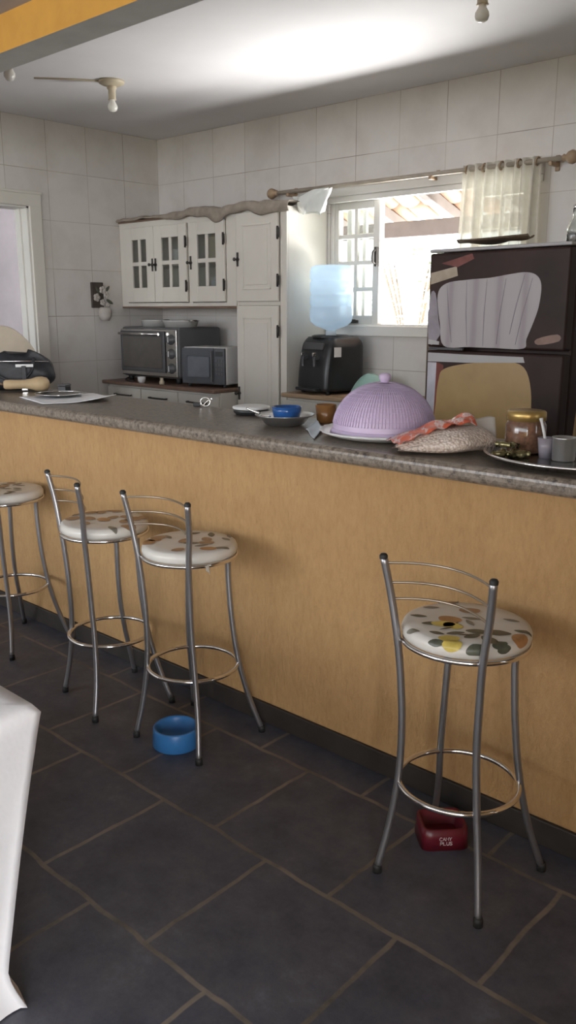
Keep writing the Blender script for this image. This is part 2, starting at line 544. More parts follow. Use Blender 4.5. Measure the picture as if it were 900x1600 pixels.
def dup(root, loc, rz, label):
    r = root.copy(); C.objects.link(r)
    r.location = loc; r.rotation_euler = (0, 0, rz); r['label'] = label
    for ch in list(root.children):
        c = ch.copy(); C.objects.link(c); c.parent = r
        for g in ch.children:
            d = g.copy(); C.objects.link(d); d.parent = c
    return r

def smoothpath(pts, n=6):
    # Catmull-Rom through the points
    P = [Vector(p) for p in pts]
    P = [2 * P[0] - P[1]] + P + [2 * P[-1] - P[-2]]
    out = []
    for i in range(1, len(P) - 2):
        for k in range(n):
            t = k / n
            a, b_, c, d = P[i - 1], P[i], P[i + 1], P[i + 2]
            out.append(0.5 * ((2 * b_) + (-a + c) * t + (2 * a - 5 * b_ + 4 * c - d) * t * t + (-a + 3 * b_ - 3 * c + d) * t ** 3))
    out.append(P[-2])
    return out

XL, YB, H = -5.47, 4.5, 2.77      # left wall, back wall, kitchen ceiling
XR = 1.6

# ================================================================== SETTING
struct('floor', MB().box(-7.5, 3.2, -3.6, 4.66, -0.12, 0), M['floor'])
struct('ceiling', MB().box(XL - .15, XR + .15, 2.15, YB + .15, H, H + .12), M['ceiling'])
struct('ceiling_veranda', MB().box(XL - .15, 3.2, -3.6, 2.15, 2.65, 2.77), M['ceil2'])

# back wall with the window opening
WX0, WX1, WZ0, WZ1 = -3.735, -2.285, 1.36, 2.235
mb = MB()
mb.box(XL - .15, WX0, YB, YB + .15, 0, H)
mb.box(WX1, XR + .15, YB, YB + .15, 0, H)
mb.box(WX0, WX1, YB, YB + .15, 0, WZ0)
mb.box(WX0, WX1, YB, YB + .15, WZ1, H)
struct('wall_back', mb, M['tile_back'])

DY0, DY1, DZ = 2.52, 3.35, 2.20
mb = MB()
mb.box(XL - .15, XL, -3.6, DY0, 0, H)
mb.box(XL - .15, XL, DY1, YB, 0, H)
mb.box(XL - .15, XL, DY0, DY1, DZ, H)
struct('wall_left', mb, M['tile_side'])
struct('wall_right', MB().box(XR, XR + .15, 2.2, YB, 0, H), M['tile_side'])
struct('wall_end_light_block', MB().box(XL - .15, 3.2, -3.75, -3.6, 0, 1.7), M['plaster'])  # unseen wall, height set to cut light from the open end
struct('wall_side_light_block', MB().box(1.0, 1.15, -0.6, 1.99, 0, 2.65), M['plaster'])  # added unseen wall, blocks side daylight from the right of the bar
struct('wall_bar', MB().box(XL, XR, 2.08, 2.24, 0, 1.05), M['plaster'])
struct('baseboard_bar', MB().box(XL, XR, 2.066, 2.08, 0, 0.08, 0.004), M['skirt'])
mb = MB()
mb.box(XL, 3.2, 2.0, 2.15, 2.512, 2.77, mi=0)
for f in mb.bm.faces:
    if f.normal.z < -0.5:
        f.material_index = 1
mb.bm.normal_update()
for f in mb.bm.faces:
    f.material_index = 1 if f.normal.z < -0.5 else 0
struct('trim_1', mb, [M['ochre'], M['beam_grey']])

# door frame in the left wall: casing, jamb lining
d = bpy.data.objects.new('door_1', None); C.objects.link(d); d['kind'] = 'structure'
d.location = (0, 0, 0)
mb = MB()
mb.box(XL, XL + .02, DY1 - .01, DY1 + .085, 0, DZ + .085, .006)
mb.box(XL, XL + .02, DY0 - .085, DY0 + .01, 0, DZ + .085, .006)
mb.box(XL, XL + .021, DY0 - .085, DY1 + .085, DZ - .01, DZ + .085, .006)
mb.box(XL + .001, XL + .028, DY0 - .09, DY1 + .09, DZ + .07, DZ + .088, .004)
obj('casing', mb, M['cab_white'], d)
mb = MB()
mb.box(XL - .16, XL, DY1 - .022, DY1, 0, DZ)
mb.box(XL - .16, XL, DY0, DY0 + .022, 0, DZ)
mb.box(XL - .16, XL, DY0, DY1, DZ - .022, DZ)
mb.box(XL - .10, XL - .075, DY1 - .034, DY1 - .02, 0, DZ - .02)
obj('jamb', mb, M['white_paint'], d)
struct('ceiling_added_shade', MB().box(-7.4, -5.62, 0.2, 5.75, 2.85, 2.95), M['ceil2'])  # added unseen roof, shades the wall beyond the door
struct('wall_added_shade', MB().box(-7.4, -5.62, 5.6, 5.75, 0, 2.85), M['lilac_wall'])  # unseen end wall added with the roof to keep light out
struct('wall_yard', MB().box(-7.4, -7.25, 0.2, 5.6, 0, 3.2), M['lilac_wall'])

# window: frame, fixed sash and slid sash with glazing bars, sill
win = bpy.data.objects.new('window_1', None); C.objects.link(win); win['kind'] = 'structure'
mb = MB()
mb.box(WX0, WX1, YB + .02, YB + .12, WZ0, WZ0 + .045, .004)
mb.box(WX0, WX1, YB + .02, YB + .12, WZ1 - .05, WZ1, .004)
mb.box(WX0, WX0 + .025, YB + .02, YB + .12, WZ0, WZ1, .004)
mb.box(WX1 - .04, WX1, YB + .02, YB + .12, WZ0, WZ1, .004)
mb.box(WX0 - .0, WX1 + .05, YB - .03, YB + .02, WZ1 - .03, WZ1 + .035, .006)
mb.box(WX0 - .0, WX1 + .05, YB - .015, YB + .02, WZ1 - .065, WZ1 - .03, .004)
mb.box(WX0, WX1 + .05, YB - .018, YB + .02, WZ0 - .03, WZ0 + .035, .005)
obj('window_frame', mb, M['white_paint'], win)

def sash(x0, x1, y, z0, z1, cols, rows, rail=0.045):
    f = MB()
    f.box(x0, x0 + rail, y - .016, y + .016, z0, z1, .003)
    f.box(x1 - rail, x1, y - .016, y + .016, z0, z1, .003)
    f.box(x0 + rail, x1 - rail, y - .016, y + .016, z0, z0 + rail * 1.1, .003)
    f.box(x0 + rail, x1 - rail, y - .016, y + .016, z1 - rail * 1.2, z1, .003)
    w_ = (x1 - x0 - 2 * rail)
    h_ = (z1 - z0 - 2.3 * rail)
    for i in range(1, cols):
        x = x0 + rail + w_ * i / cols
        f.box(x - .013, x + .013, y - .012, y + .012, z0 + rail, z1 - rail, .002)
    for i in range(1, rows):
        z = z0 + rail * 1.1 + h_ * i / rows
        f.box(x0 + rail, x1 - rail, y - .0115, y + .0115, z - .013, z + .013, .002)
    so = obj('sash', f, M['white_paint'], win)
    obj('pane', MB().box(x0 + rail * .5, x1 - rail * .5, y - .002, y + .002, z0 + rail * .5, z1 - rail * .5), M['pane'], so)
    return so
s1 = sash(-3.73, -3.345, YB + .05, WZ0 + .045, WZ1 - .05, 2, 4, .05)
sash(-3.64, -3.36, YB + .09, WZ0 + .045, WZ1 - .05, 2, 4, .04)
sash(-2.68, -2.32, YB + .05, WZ0 + .045, WZ1 - .05, 2, 4, .05)
mb = MB()
mb.box(-3.372, -3.352, YB + .014, YB + .036, 1.765, 1.885, .004)
mb.tube(smoothpath([(-3.362, YB + .02, 1.87), (-3.362, YB - .012, 1.85), (-3.362, YB - .014, 1.80), (-3.362, YB + .02, 1.78)]), .006, 8)
obj('latch', mb, M['iron'], s1)
mb = MB(); mb.box(-3.60, -3.50, YB + .012, YB + .034, 1.412, 1.43, .003)
mb.tube([(-3.58, YB + .02, 1.425), (-3.55, YB - .005, 1.43), (-3.50, YB + .0, 1.428)], .006, 8)
obj('bolt', mb, M['iron'], s1)

# ground outside and the paved yard
struct('ground_outside', MB().box(-30, 20, 4.66, 45, -0.3, -0.12), M['ground'])
struct('ground_yard', MB().box(-30, -5.62, -8, 4.66, -0.3, -0.125), M['ground'])
struct('ground_garden', MB().box(3.2, 30, -30, 4.66, -0.3, -0.14), M['lawn'])
struct('ground_front', MB().box(-30, 3.2, -30, -3.75, -0.3, -0.14), M['lawn'])

# ================================================================== PORCH ROOF OUTSIDE THE WINDOW
pr = thing('porch_roof', 'terracotta tiled eave on pale rafters seen through the open window', 'roof', (-3.0, 5.6, 2.03))
obj('eave_beam', MB().box(-3.2, 3.2, -.05, .05, 0.0, .115, .006), M['beam_wood'], pr)
y0r, z0r, y1r, z1r = -.93, .50, .45, .03 + .03
ang = math.atan2(z1r - z0r, y1r - y0r)
for i in range(11):
    x = -2.9 + i * .56
    mbr = MB(); L = math.hypot(y1r - y0r, z1r - z0r)
    mbr.box(x - .035, x + .035, (y0r + y1r) / 2 - L / 2, (y0r + y1r) / 2 + L / 2, (z0r + z1r) / 2 + .07 - .04, (z0r + z1r) / 2 + .07 + .04, .004, rot=Matrix.Rotation(ang, 4, 'X'))
    obj('rafter', mbr, M['rafter'], pr)
# rows of half round tiles, each course overlapping the one below
mbt = MB()
ncol, nrow = 32, 5
for i in range(ncol):
    xc = -3.1 + i * .2
    for j in range(nrow):
        t0, t1 = j / nrow - .02, (j + 1) / nrow + .03
        def tf(u, v, xc=xc, t0=t0, t1=t1, j=j):
            t_ = t0 + (t1 - t0) * v
            a = PI * u
            y = y0r + (y1r - y0r) * t_
            z = z0r + (z1r - z0r) * t_ + .15 + .02 * (1 - v)
            return Vector((xc - .095 * math.cos(a), y, z + .055 * math.sin(a)))
        mbt.sheet(tf, 8, 1)
        def tg(u, v, xc=xc, t0=t0, t1=t1):
            t_ = t0 + (t1 - t0) * v
            a = PI * u
            y = y0r + (y1r - y0r) * t_
            z = z0r + (z1r - z0r) * t_ + .165 + .02 * (1 - v)
            return Vector((xc + .1 - .09 * math.cos(a), y, z - .05 * math.sin(a)))
        mbt.sheet(tg, 8, 1)
obj('roof_tiles', mbt, M['terracotta'], pr, solid=.012)

# garden shrubs
def shrub(name, loc, w_, h_, n, label):
    t = thing(name, label, 'plant', loc)
    r = random.Random(int(loc[0] * 100))
    mb = MB()
    stems = MB()
    for k in range(7):
        a = r.uniform(0, 2 * PI); q = r.uniform(.2, .6) * w_
        stems.tube(smoothpath([(0.03 * math.cos(a), .03 * math.sin(a), 0), (q * .4 * math.cos(a), q * .4 * math.sin(a), h_ * .5), (q * math.cos(a), q * math.sin(a), h_ * .9)], 4), [.015] * 8 + [.006], 6)
    for k in range(n):
        a = r.uniform(0, 2 * PI); z = r.uniform(.15, 1) * h_
        q = w_ * math.sqrt(r.random()) * math.sin(PI * min(.95, (z / h_) * .8 + .15))
        c = Vector((q * math.cos(a), q * math.sin(a), z))
        L = r.uniform(.06, .13)
        R_ = Matrix.Rotation(r.uniform(0, 2 * PI), 4, 'Z') @ Matrix.Rotation(r.uniform(-.9, .9), 4, 'X')
        vs = [mb.bm.verts.new(c + (R_ @ Vector(p)) * L) for p in ((-1, 0, 0), (-.3, .35, .08), (.4, .3, .06), (1, 0, -.1), (.4, -.3, .06), (-.3, -.35, .08))]
        mb.bm.faces.new(vs)
    obj('foliage', mb, M['leaf'], t)
    obj('stems', stems, M['dark_wood'], t)
shrub('garden_shrub', (-5.6, 9.2, -.12), .9, 2.0, 230, 'sunlit green shrub in the garden seen just left of the fridge through the window')
shrub('garden_shrub', (-7.6, 11.2, -.12), 1.2, 2.6, 300, 'pale sunlit taller shrub in the garden behind the window sashes')

# ================================================================== BAR COUNTERTOP
mb = MB().box(XL, XR, 1.93, 2.44, 1.052, 1.10, .018, seg=4)
tag(obj('countertop', mb, M['granite']), 'long speckled grey-brown granite bar top on the yellow half wall', 'countertop')

# ================================================================== CEILING LAMPS
def lamp(loc, label, cable):
    t = thing('ceiling_lamp', label, 'lamp', loc)
    obj('ceiling_rose', MB().lathe([(0, 0), (.075, 0), (.072, -.014), (.05, -.024), (.03, -.03), (0, -.03)], seg=28), M['cream_plastic'], t)
    obj('lamp_holder', MB().lathe([(.026, -.028), (.028, -.04), (.021, -.05), (.021, -.095), (.025, -.10), (.0, -.10)], seg=20), M['cream_plastic'], t)
    obj('bulb', MB().lathe([(.014, -.095), (.016, -.11), (.027, -.128), (.029, -.14), (.024, -.155), (.012, -.163), (0, -.165)], seg=20), M['bulb'], t)
    if cable:
        obj('cable', MB().tube([(.0, 0, -.004), (-.12, -.18, -.004), (-.26, -.34, -.003)], .005, 8), M['cream_plastic'], t)
    return t
lamp((-4.295, 3.215, H), 'cream ceiling lamp holder with bare white bulb and surface cable near corner', True)
lamp((-1.93, 3.26, H), 'bare white bulb on ceiling cut by the top edge above the window', False)
t = thing('ceiling_fitting', 'small white oval fitting on ceiling beside the ochre beam at far left', 'lamp', (-4.40, 2.63, H))
obj('base', MB().lathe([(0, 0), (.034, 0), (.034, -.012), (0, -.012)], seg=20), M['cream_plastic'], t)
obj('bulb', MB().lathe([(.015, -.01), (.02, -.03), (.03, -.05), (.03, -.065), (.018, -.085), (0, -.09)], seg=20), M['bulb'], t)

# ================================================================== CABINETS
CF = 4.12   # front plane of the tall and wall units
def handle_plate(mbx, x, z, y):
    mbx.box(x - .008, x + .008, y - .006, y, z - .045, z + .045, .002)
    mbx.prism([(x - .016, z), (x, z + .022), (x + .016, z), (x, z - .022)], y - .007, y - .001)
    mbx.tube([(x, y - .004, z), (x, y - .03, z)], .005, 8)
    mbx.ball((x, y - .034, z), .012, .01, .012, 12)

def hinge(mbx, x, z, y):
    mbx.tube([(x, y - .006, z - .04), (x, y - .006, z + .04)], .007, 8)
    mbx.box(x - .012, x + .012, y - .005, y, z - .03, z + .03, .001)

wc = thing('wall_cabinet', 'cream-white wall cabinet with three small-paned glass doors above the oven', 'cabinet', (0, 0, 0))
mb = MB()
x0, x1, z0, z1 = XL + .005, -4.205, 1.52, 2.125
mb.box(x0, x1, YB - .012, YB - .002, z0, z1)
mb.box(x0, x0 + .02, CF, YB - .01, z0, z1)
mb.box(x1 - .02, x1, CF, YB - .01, z0, z1)
mb.box(x0, x1, CF, YB - .01, z0, z0 + .02)
mb.box(x0, x1, CF, YB - .01, z1 - .02, z1)
mb.box(x0 + .02, x1 - .02, CF + .05, YB - .012, 1.81, 1.825)
# face frame
mb.box(x0, -5.385, CF - .018, CF, z0, z1, .002)
mb.box(-4.685, -4.65, CF - .018, CF, z0, z1, .002)
mb.box(-4.30, x1, CF - .018, CF, z0, z1, .002)
mb.box(x0, x1, CF - .0175, CF, z0, 1.545, .002)
mb.box(x0, x1, CF - .0175, CF, 2.085, z1, .002)
obj('cabinet_body', mb, M['cab_white'], wc)
mb = MB(); mb.box(x0, x1, CF - .03, YB - .05, z1, z1 + .014, .004)
obj('cornice', mb, M['brown_top'], wc)
mb = MB(); mb.box(x0, x1, CF - .02, YB - .012, z0 - .012, z0 - .001, .002)
obj('bottom_panel', mb, M['brown_top'], wc)
for (a, b_, hx, hl) in ((-5.383, -5.045, -5.058, None), (-5.040, -4.685, -5.022, -4.688), (-4.655, -4.30, -4.636, -4.302)):
    f = MB(); y = CF - .02
    za, zb = 1.55, 2.083
    px0, px1, pz0, pz1 = a + .085, b_ - .085, za + .105, zb - .085
    f.box(a, px0, y - .018, y, za, zb, .003); f.box(px1, b_, y - .018, y, za, zb, .003)
    f.box(px0, px1, y - .018, y, za, pz0, .003); f.box(px0, px1, y - .018, y, pz1, zb, .003)
    xm, zm = (px0 + px1) / 2, (pz0 + pz1) / 2
    f.box(xm - .014, xm + .014, y - .014, y - .002, pz0, pz1, .002)
    f.box(px0, px1, y - .0145, y - .0015, zm - .014, zm + .014, .002)
    do = obj('door', f, M['cab_white'], wc)
    obj('pane', MB().box(px0 - .005, px1 + .005, y - .008, y - .005, pz0 - .005, pz1 + .005), M['cab_pane'], do)
    hb = MB(); handle_plate(hb, hx, 1.815, y - .018)
    obj('handle', hb, M['iron'], do)
    if hl:
        for zz in (1.66, 1.96):
            hb = MB(); hinge(hb, hl, zz, y - .018); obj('hinge', hb, M['iron'], do)

# crockery and packets behind the panes
def cup_bm(r, h_):
    return MB().lathe([(0, 0), (r * .7, 0), (r * .95, h_ * .5), (r, h_), (r * .93, h_), (r * .88, h_ * .5), (r * .6, .006), (0, .006)], seg=20)
for (x, z, r, h_, mt, lb) in ((-5.16, 1.826, .04, .09, 'white_plastic', 'white cup on upper shelf behind the left glass door'),
                              (-4.93, 1.826, .045, .10, 'white_plastic', 'white cup on upper shelf behind left panes of middle glass door'),
                              (-4.80, 1.826, .045, .12, 'cream_plastic', 'cream cup on upper shelf behind right panes of middle glass door')):
    tag(obj('cup', cup_bm(r, h_), M[mt]), lb, 'cup', 'cups in the glass-doored cabinet').location = (x, CF + .1, z)
for (x, z, w_, h_, mt, lb) in ((-4.53, 1.826, .07, .20, 'cream_plastic', 'tan packet on upper shelf behind the right glass door'),
                               (-4.41, 1.826, .07, .15, 'letter', 'pinkish packet on upper shelf behind the right glass door'),
                               (-4.51, 1.541, .08, .19, 'napkin', 'pale grey packet on lower shelf behind the right glass door')):
    b_ = MB().box(-w_ / 2, w_ / 2, -.03, .03, 0, h_ * .85, .008).prism([(-w_ / 2, h_ * .83), (w_ / 2, h_ * .83), (w_ / 2 * .9, h_), (-w_ / 2 * .9, h_)], -.008, .008)
    tag(obj('food_packet', b_, M[mt]), lb, 'packet', 'packets in the glass-doored cabinet').location = (x, CF + .1, z)

pc = thing('pantry_cabinet', 'tall cream-white pantry cupboard with two panelled doors beside the window', 'cabinet', (0, 0, 0))
px0, px1 = -4.20, -3.748
mb = MB()
mb.box(px0, px1, CF, YB - .003, 0.0, 2.13, .002)
mb.box(px0, -4.187, CF - .018, CF, 0, 2.13, .001); mb.box(-3.803, px1, CF - .018, CF, 0, 2.13, .002)
mb.box(px0, px1, CF - .0175, CF, 1.525, 1.548, .001); mb.box(px0, px1, CF - .0175, CF, 2.112, 2.13, .001); mb.box(px0, px1, CF - .0175, CF, 0, .08, .001)
obj('cabinet_body', mb, M['cab_white'], pc)
for (za, zb, hz, hs) in ((1.55, 2.11, 1.82, (1.68, 1.97)), (.085, 1.522, .94, (1.36, .4))):
    y = CF - .02
    f = MB().box(-4.185, -3.806, y - .018, y, za, zb, .004)
    do = obj('door', f, M['cab_white'], pc)
    pb = MB()
    a, b_, c, d_ = -4.125, -3.866, za + .075, zb - .075
    for q in ((a, b_, c, c + .01), (a, b_, d_ - .01, d_), (a, a + .01, c, d_), (b_ - .01, b_, c, d_)):
        pb.box(q[0], q[1], y - .0225, y - .0175, q[2], q[3], .002)
    pb.box(a + .03, b_ - .03, y - .022, y - .0175, c + .03, d_ - .03, .002)
    obj('panel_moulding', pb, M['cab_white'], do)
    hb = MB(); handle_plate(hb, -4.168, hz, y - .018); obj('handle', hb, M['iron'], do)
    for zz in hs:
        hb = MB(); hinge(hb, -3.804, zz, y - .018); obj('hinge', hb, M['iron'], do)

def base_unit(name, label, x0, x1, yf, top, doors, drawers):
    t = thing(name, label, 'cabinet', (0, 0, 0))
    obj('cabinet_body', MB().box(x0, x1, yf + .04, YB - .004, .0, top, .002), M['cab_white'], t)
    for (a, b_) in doors:
        f = MB().box(a + .004, b_ - .004, yf + .02, yf + .039, .09, top - (.17 if drawers else .02), .003)
        do = obj('door', f, M['cab_white'], t)
        obj('handle', MB().tube(smoothpath([(b_ - .05, yf + .02, top - .26), (b_ - .05, yf - .005, top - .27), (b_ - .05, yf - .005, top - .33), (b_ - .05, yf + .02, top - .34)], 4), .005, 8), M['iron'], do)
        if drawers:
            f = MB().box(a + .004, b_ - .004, yf + .02, yf + .039, top - .16, top - .02, .003)
            do = obj('drawer', f, M['cab_white'], t)
            m_ = (a + b_) / 2
            obj('handle', MB().tube(smoothpath([(m_ - .09, yf + .02, top - .075), (m_ - .085, yf - .003, top - .075), (m_ + .085, yf - .003, top - .075), (m_ + .09, yf + .02, top - .075)], 4), .006, 8), M['iron'], do)
    return t
base_unit('base_cabinet', 'low cream-white base cabinet with drawers under the oven and microwave', XL + .004, -4.205, 3.90, .945, [(-5.46, -5.05), (-5.05, -4.63), (-4.63, -4.21)], True)
base_unit('base_cabinet', 'low cream-white base cabinet under the black water dispenser', -3.742, -2.2, 4.06, .945, [(-3.74, -3.23), (-3.23, -2.72), (-2.72, -2.21)], False)
tag(obj('worktop', MB().box(XL + .002, -4.203, 3.875, YB - .003, .946, .972, .006), M['brown_top']), 'dark brown worktop under the oven and microwave', 'countertop')
tag(obj('worktop', MB().box(-3.745, -2.19, 4.04, YB - .003, .946, .972, .006), M['tan_top']), 'tan wooden worktop under the black water dispenser', 'countertop')

# runner cloth lying along the cabinet tops, hanging over the front
def runner_fn(u, v):
    x = XL + .02 + u * (px1 + .02 - XL)
    hump = .026 * math.exp(-((u - .50) / .09) ** 2) + .022 * math.exp(-((u - .80) / .12) ** 2) + .008 * math.sin(u * 47) * math.sin(u * 13)
    hang = (.018 + .05 * max(0, min(1, (u - .28) / .2))) * (1 + .22 * math.sin(u * 23) + .10 * math.sin(u * 51 + 1))
    z = 2.153 + max(0, hump)
    if v < .5:
        y = CF + .28 - (v / .5) * .325
        return Vector((x, y, z + .006 * math.sin(u * 60 + v * 9)))
    w_ = (v - .5) / .5
    return Vector((x, CF - .046 - .012 * math.sin(w_ * PI) + .004 * math.sin(u * 90), z - hang * w_ - .004 * math.sin(w_ * PI)))
tag(obj('runner_cloth', MB().sheet(runner_fn, 140, 14), M['cloth_runner'], solid=.003), 'crumpled beige runner cloth hanging over the tops of the white cabinets', 'cloth')

# ================================================================== WALL ORNAMENT on the left wall
wo = thing('wall_ornament', 'dark wall plaque with pale flowers on left wall near the corner', 'ornament', (XL, 3.87, 1.585))
obj('plaque', MB().box(.001, .02, -.055, .05, -.075, .11, .004), M['plaque'], wo)
mb = MB()
for (y, z, r) in ((.035, .055, .030), (.065, .02, .026), (-.02, .0, .030), (.03, -.035, .024), (.075, -.055, .018)):
    for k in range(5):
        a = 2 * PI * k / 5
        mb.ball((.03, y + r * .55 * math.cos(a), z + r * .55 * math.sin(a)), .009, r * .5, r * .5, 10)
obj('flowers', mb, M['petal'], wo)
mb = MB()
for (y, z, a) in ((.08, .06, .8), (.10, -.03, -.5), (.085, -.08, -1.0), (.0, .05, 2.2)):
    mb.ball((.022, y, z), .005, .035, .012, 10, rot=Matrix.Rotation(a, 4, 'X'))
obj('leaves', mb, M['leaf_dark'], wo)
obj('pot', MB().lathe([(0, -.05), (.03, -.05), (.045, -.02), (.05, .01), (.044, .04), (.03, .05), (0, .05)], (.052, .03, -.12), 20), M['petal'], wo)

# ================================================================== COUNTER APPLIANCES
ov = thing('toaster_oven', 'large dark grey countertop oven with glass door and three knobs', 'oven', (-5.03, 4.0, .972))
mb = MB(); mb.box(-.33, .33, .0, .42, .035, .40, .02, seg=3)
obj('oven_body', mb, M['oven_side'], ov)
obj('front_panel', MB().box(-.325, .325, -.012, .004, .045, .385, .006), M['steel'], ov)
dr = obj('door', MB().box(-.315, .20, -.024, -.012, .075, .372, .008), M['dark_grey'], ov)
obj('glass', MB().box(-.285, .175, -.028, -.0235, .105, .335, .004), M['oven_glass'], dr)
mb = MB().tube([(-.29, -.055, .352), (.175, -.055, .352)], .010, 10)
mb.box(-.27, -.255, -.055, -.022, .344, .36, .002).box(.14, .155, -.055, -.022, .344, .36, .002)
obj('handle', mb, M['steel'], dr)
for z in (.11, .215, .315):
    k = obj('knob', MB().lathe([(.036, 0), (.036, .006), (.028, .008), (.025, .026), (.0, .028)], (.263, -.012, z), 24, mat4=Matrix.Rotation(PI / 2, 4, 'X')), M['dark_grey'], ov)
    obj('pointer', MB().box(.260, .266, -.043, -.036, z - .02, z + .02, .001), M['white_plastic'], k)
for x in (-.28, .28):
    for y in (.04, .37):
        obj('foot', MB().lathe([(0, 0), (.018, 0), (.022, .04), (0, .04)], (x, y, 0), 14), M['rubber'], ov)
obj('cord', MB().tube(smoothpath([(-.31, .36, .1), (-.335, .2, .04), (-.30, .01, .012), (-.2, -.06, .006), (-.10, -.07, .006)], 6), .005, 8), M['rubber'], ov)
for (x, y, r, lb) in ((-4.82, 4.13, .13, 'shiny metal baking pan on top of the oven at right'), (-5.13, 4.15, .11, 'shallow metal pan on top of the oven at left')):
    p = thing('baking_pan', lb, 'pan', (x, y, 1.372), group='pans on the oven')
    obj('pan', MB().lathe([(0, 0), (r * .88, 0), (r, .045), (r * 1.04, .05), (r * .97, .046), (r * .86, .006), (0, .006)], seg=36), M['alum'], p)
    obj('handle', MB().tube(smoothpath([(r * .98, -.03, .043), (r * 1.2, -.02, .048), (r * 1.2, .02, .048), (r * .98, .03, .043)], 5), .005, 8), M['steel'], p)

mw = thing('microwave', 'microwave with dark front and white casing beside the oven', 'microwave', (-4.42, 3.985, .972), math.radians(13))
obj('casing', MB().box(-.18, .18, .012, .29, .018, .272, .008), M['white_plastic'], mw)
dr = obj('door', MB().box(-.178, .09, -.012, .012, .022, .268, .005), M['micro_front'], mw)
obj('glass', MB().box(-.13, .06, -.015, -.011, .07, .215, .01), M['micro_glass'], dr)
obj('handle', MB().box(.075, .087, -.03, -.011, .04, .25, .004), M['dark_grey'], dr)
cp = obj('control_panel', MB().box(.092, .178, -.010, .012, .022, .268, .004), M['micro_front'], mw)
obj('display', MB().box(.105, .165, -.013, -.009, .215, .245, .002), M['black_plastic'], cp)
for j in range(4):
    for i in range(3):
        obj('button', MB().box(.107 + i * .021, .122 + i * .021, -.0125, -.009, .175 - j * .03, .193 - j * .03, .002), M['dark_grey'], cp)
for x in (-.15, .15):
    for y in (.04, .26):
        obj('foot', MB().lathe([(0, 0), (.014, 0), (.016, .02), (0, .02)], (x, y, 0), 12), M['rubber'], mw)

tag(obj('small_cup', cup_bm(.03, .045), M['white_plastic']), 'small white cup on brown worktop in front of the oven', 'cup').location = (-5.02, 3.91, .972)
tag(obj('small_pot', MB().lathe([(0, 0), (.018, 0), (.02, .02), (.012, .03), (.012, .042), (.016, .046), (0, .048)], seg=18), M['cream_plastic']), 'tiny cream pot on brown worktop in front of the oven', 'pot').location = (-4.80, 3.92, .972)

# water dispenser and bottle
wd = thing('water_dispenser', 'black countertop water dispenser with rounded shoulders and two taps', 'dispenser', (-3.53, 4.285, .972), math.radians(-12))
mb = MB()
def disp_fn(u, v):
    # rounded rectangle section; front face leans back towards the top
    a = 2 * PI * u
    ca, sa = math.cos(a), math.sin(a)
    e = .28
    x = .165 * math.copysign(abs(ca) ** e, ca); y = .165 * math.copysign(abs(sa) ** e, sa)
    z = .02 + .335 * v
    k = 1.0
    if v > .82:
        k = 1 - .16 * ((v - .82) / .18) ** 2
    y2 = y + (.05 * v ** 2 if y < 0 else 0) * (-y / .165 if y < 0 else 0)
    return Vector((x * k * (1 - .03 * v), y2 * k, z))
mb.sheet(disp_fn, 64, 16, closed_u=True)
vs = [v_ for v_ in mb.bm.verts if abs(v_.co.z - .355) < 1e-4]
vs.sort(key=lambda q: math.atan2(q.co.y, q.co.x)); mb.bm.faces.new(vs)
vs = [v_ for v_ in mb.bm.verts if abs(v_.co.z - .02) < 1e-4]
vs.sort(key=lambda q: -math.atan2(q.co.y, q.co.x)); mb.bm.faces.new(vs)
obj('dispenser_body', mb, M['black_plastic'], wd)
obj('bottle_seat', MB().lathe([(.12, .35), (.125, .362), (.105, .368), (.085, .366), (.07, .36), (0, .36)], seg=32), M['black_plastic'], wd)
for x in (-.06, .06):
    tp = obj('tap', MB().box(x - .014, x + .014, -.185, -.135, .215, .24, .004).lathe([(.010, 0), (.010, .05), (0, .05)], (x, -.178, .175), 14), M['dark_grey'], wd)
    obj('tap_lever', MB().box(x - .008, x + .008, -.195, -.165, .238, .262, .004), M['steel'], tp)
obj('drip_tray', MB().box(-.11, .11, -.205, -.15, .02, .04, .006), M['black_plastic'], wd)
obj('control_plate', MB().box(-.10, .10, -.143, -.125, .275, .32, .006, rot=Matrix.Rotation(-.22, 4, 'X')), M['dark_grey'], wd)
obj('sticker', MB().box(.160, .1645, -.10, -.045, .235, .295, .001), M['white_plastic'], wd)
for x in (-.13, .13):
    for y in (-.12, .13):
        obj('foot', MB().lathe([(0, 0), (.015, 0), (.016, .022), (0, .022)], (x, y, 0), 12), M['rubber'], wd)
wbm = MB().lathe([(0, .0), (.026, .0), (.027, .035), (.05, .045), (.10, .062), (.132, .09), (.137, .12), (.137, .17), (.131, .178), (.131, .19), (.137, .198), (.137, .245), (.131, .253), (.131, .268), (.137, .276), (.137, .33), (.131, .338), (.131, .35), (.137, .358), (.137, .40), (.128, .425), (.105, .436), (.05, .432), (0, .43)], seg=48)
wo_ = thing('water_bottle', 'large pale blue water bottle upside down on the black dispenser', 'bottle', (-3.53, 4.285, 1.333))
obj('bottle', wbm, M['bottle'], wo_)
obj('neck_ring', MB().lathe([(.027, .0), (.034, .005), (.034, .03), (.027, .034)], seg=24), M['napkin'], wo_)
mt_ = MB()
def teal_fn(u, v):
    a = 2 * PI * u; r = .02 + .115 * math.sin(v * PI / 2)
    return Vector((r * 1.1 * math.cos(a), r * .75 * math.sin(a), (.002) + .135 * (1 - (r / .136) ** 2.2) + .010 * math.sin(3 * a + 1) * v * (1 - v)))
mt_.sheet(teal_fn, 40, 12, closed_u=True)
tag(obj('plastic_bowl', mt_, M['teal'], solid=.003), 'upturned mint green plastic bowl on worktop beside the water dispenser', 'bowl').location = (-3.19, 4.27, .974)

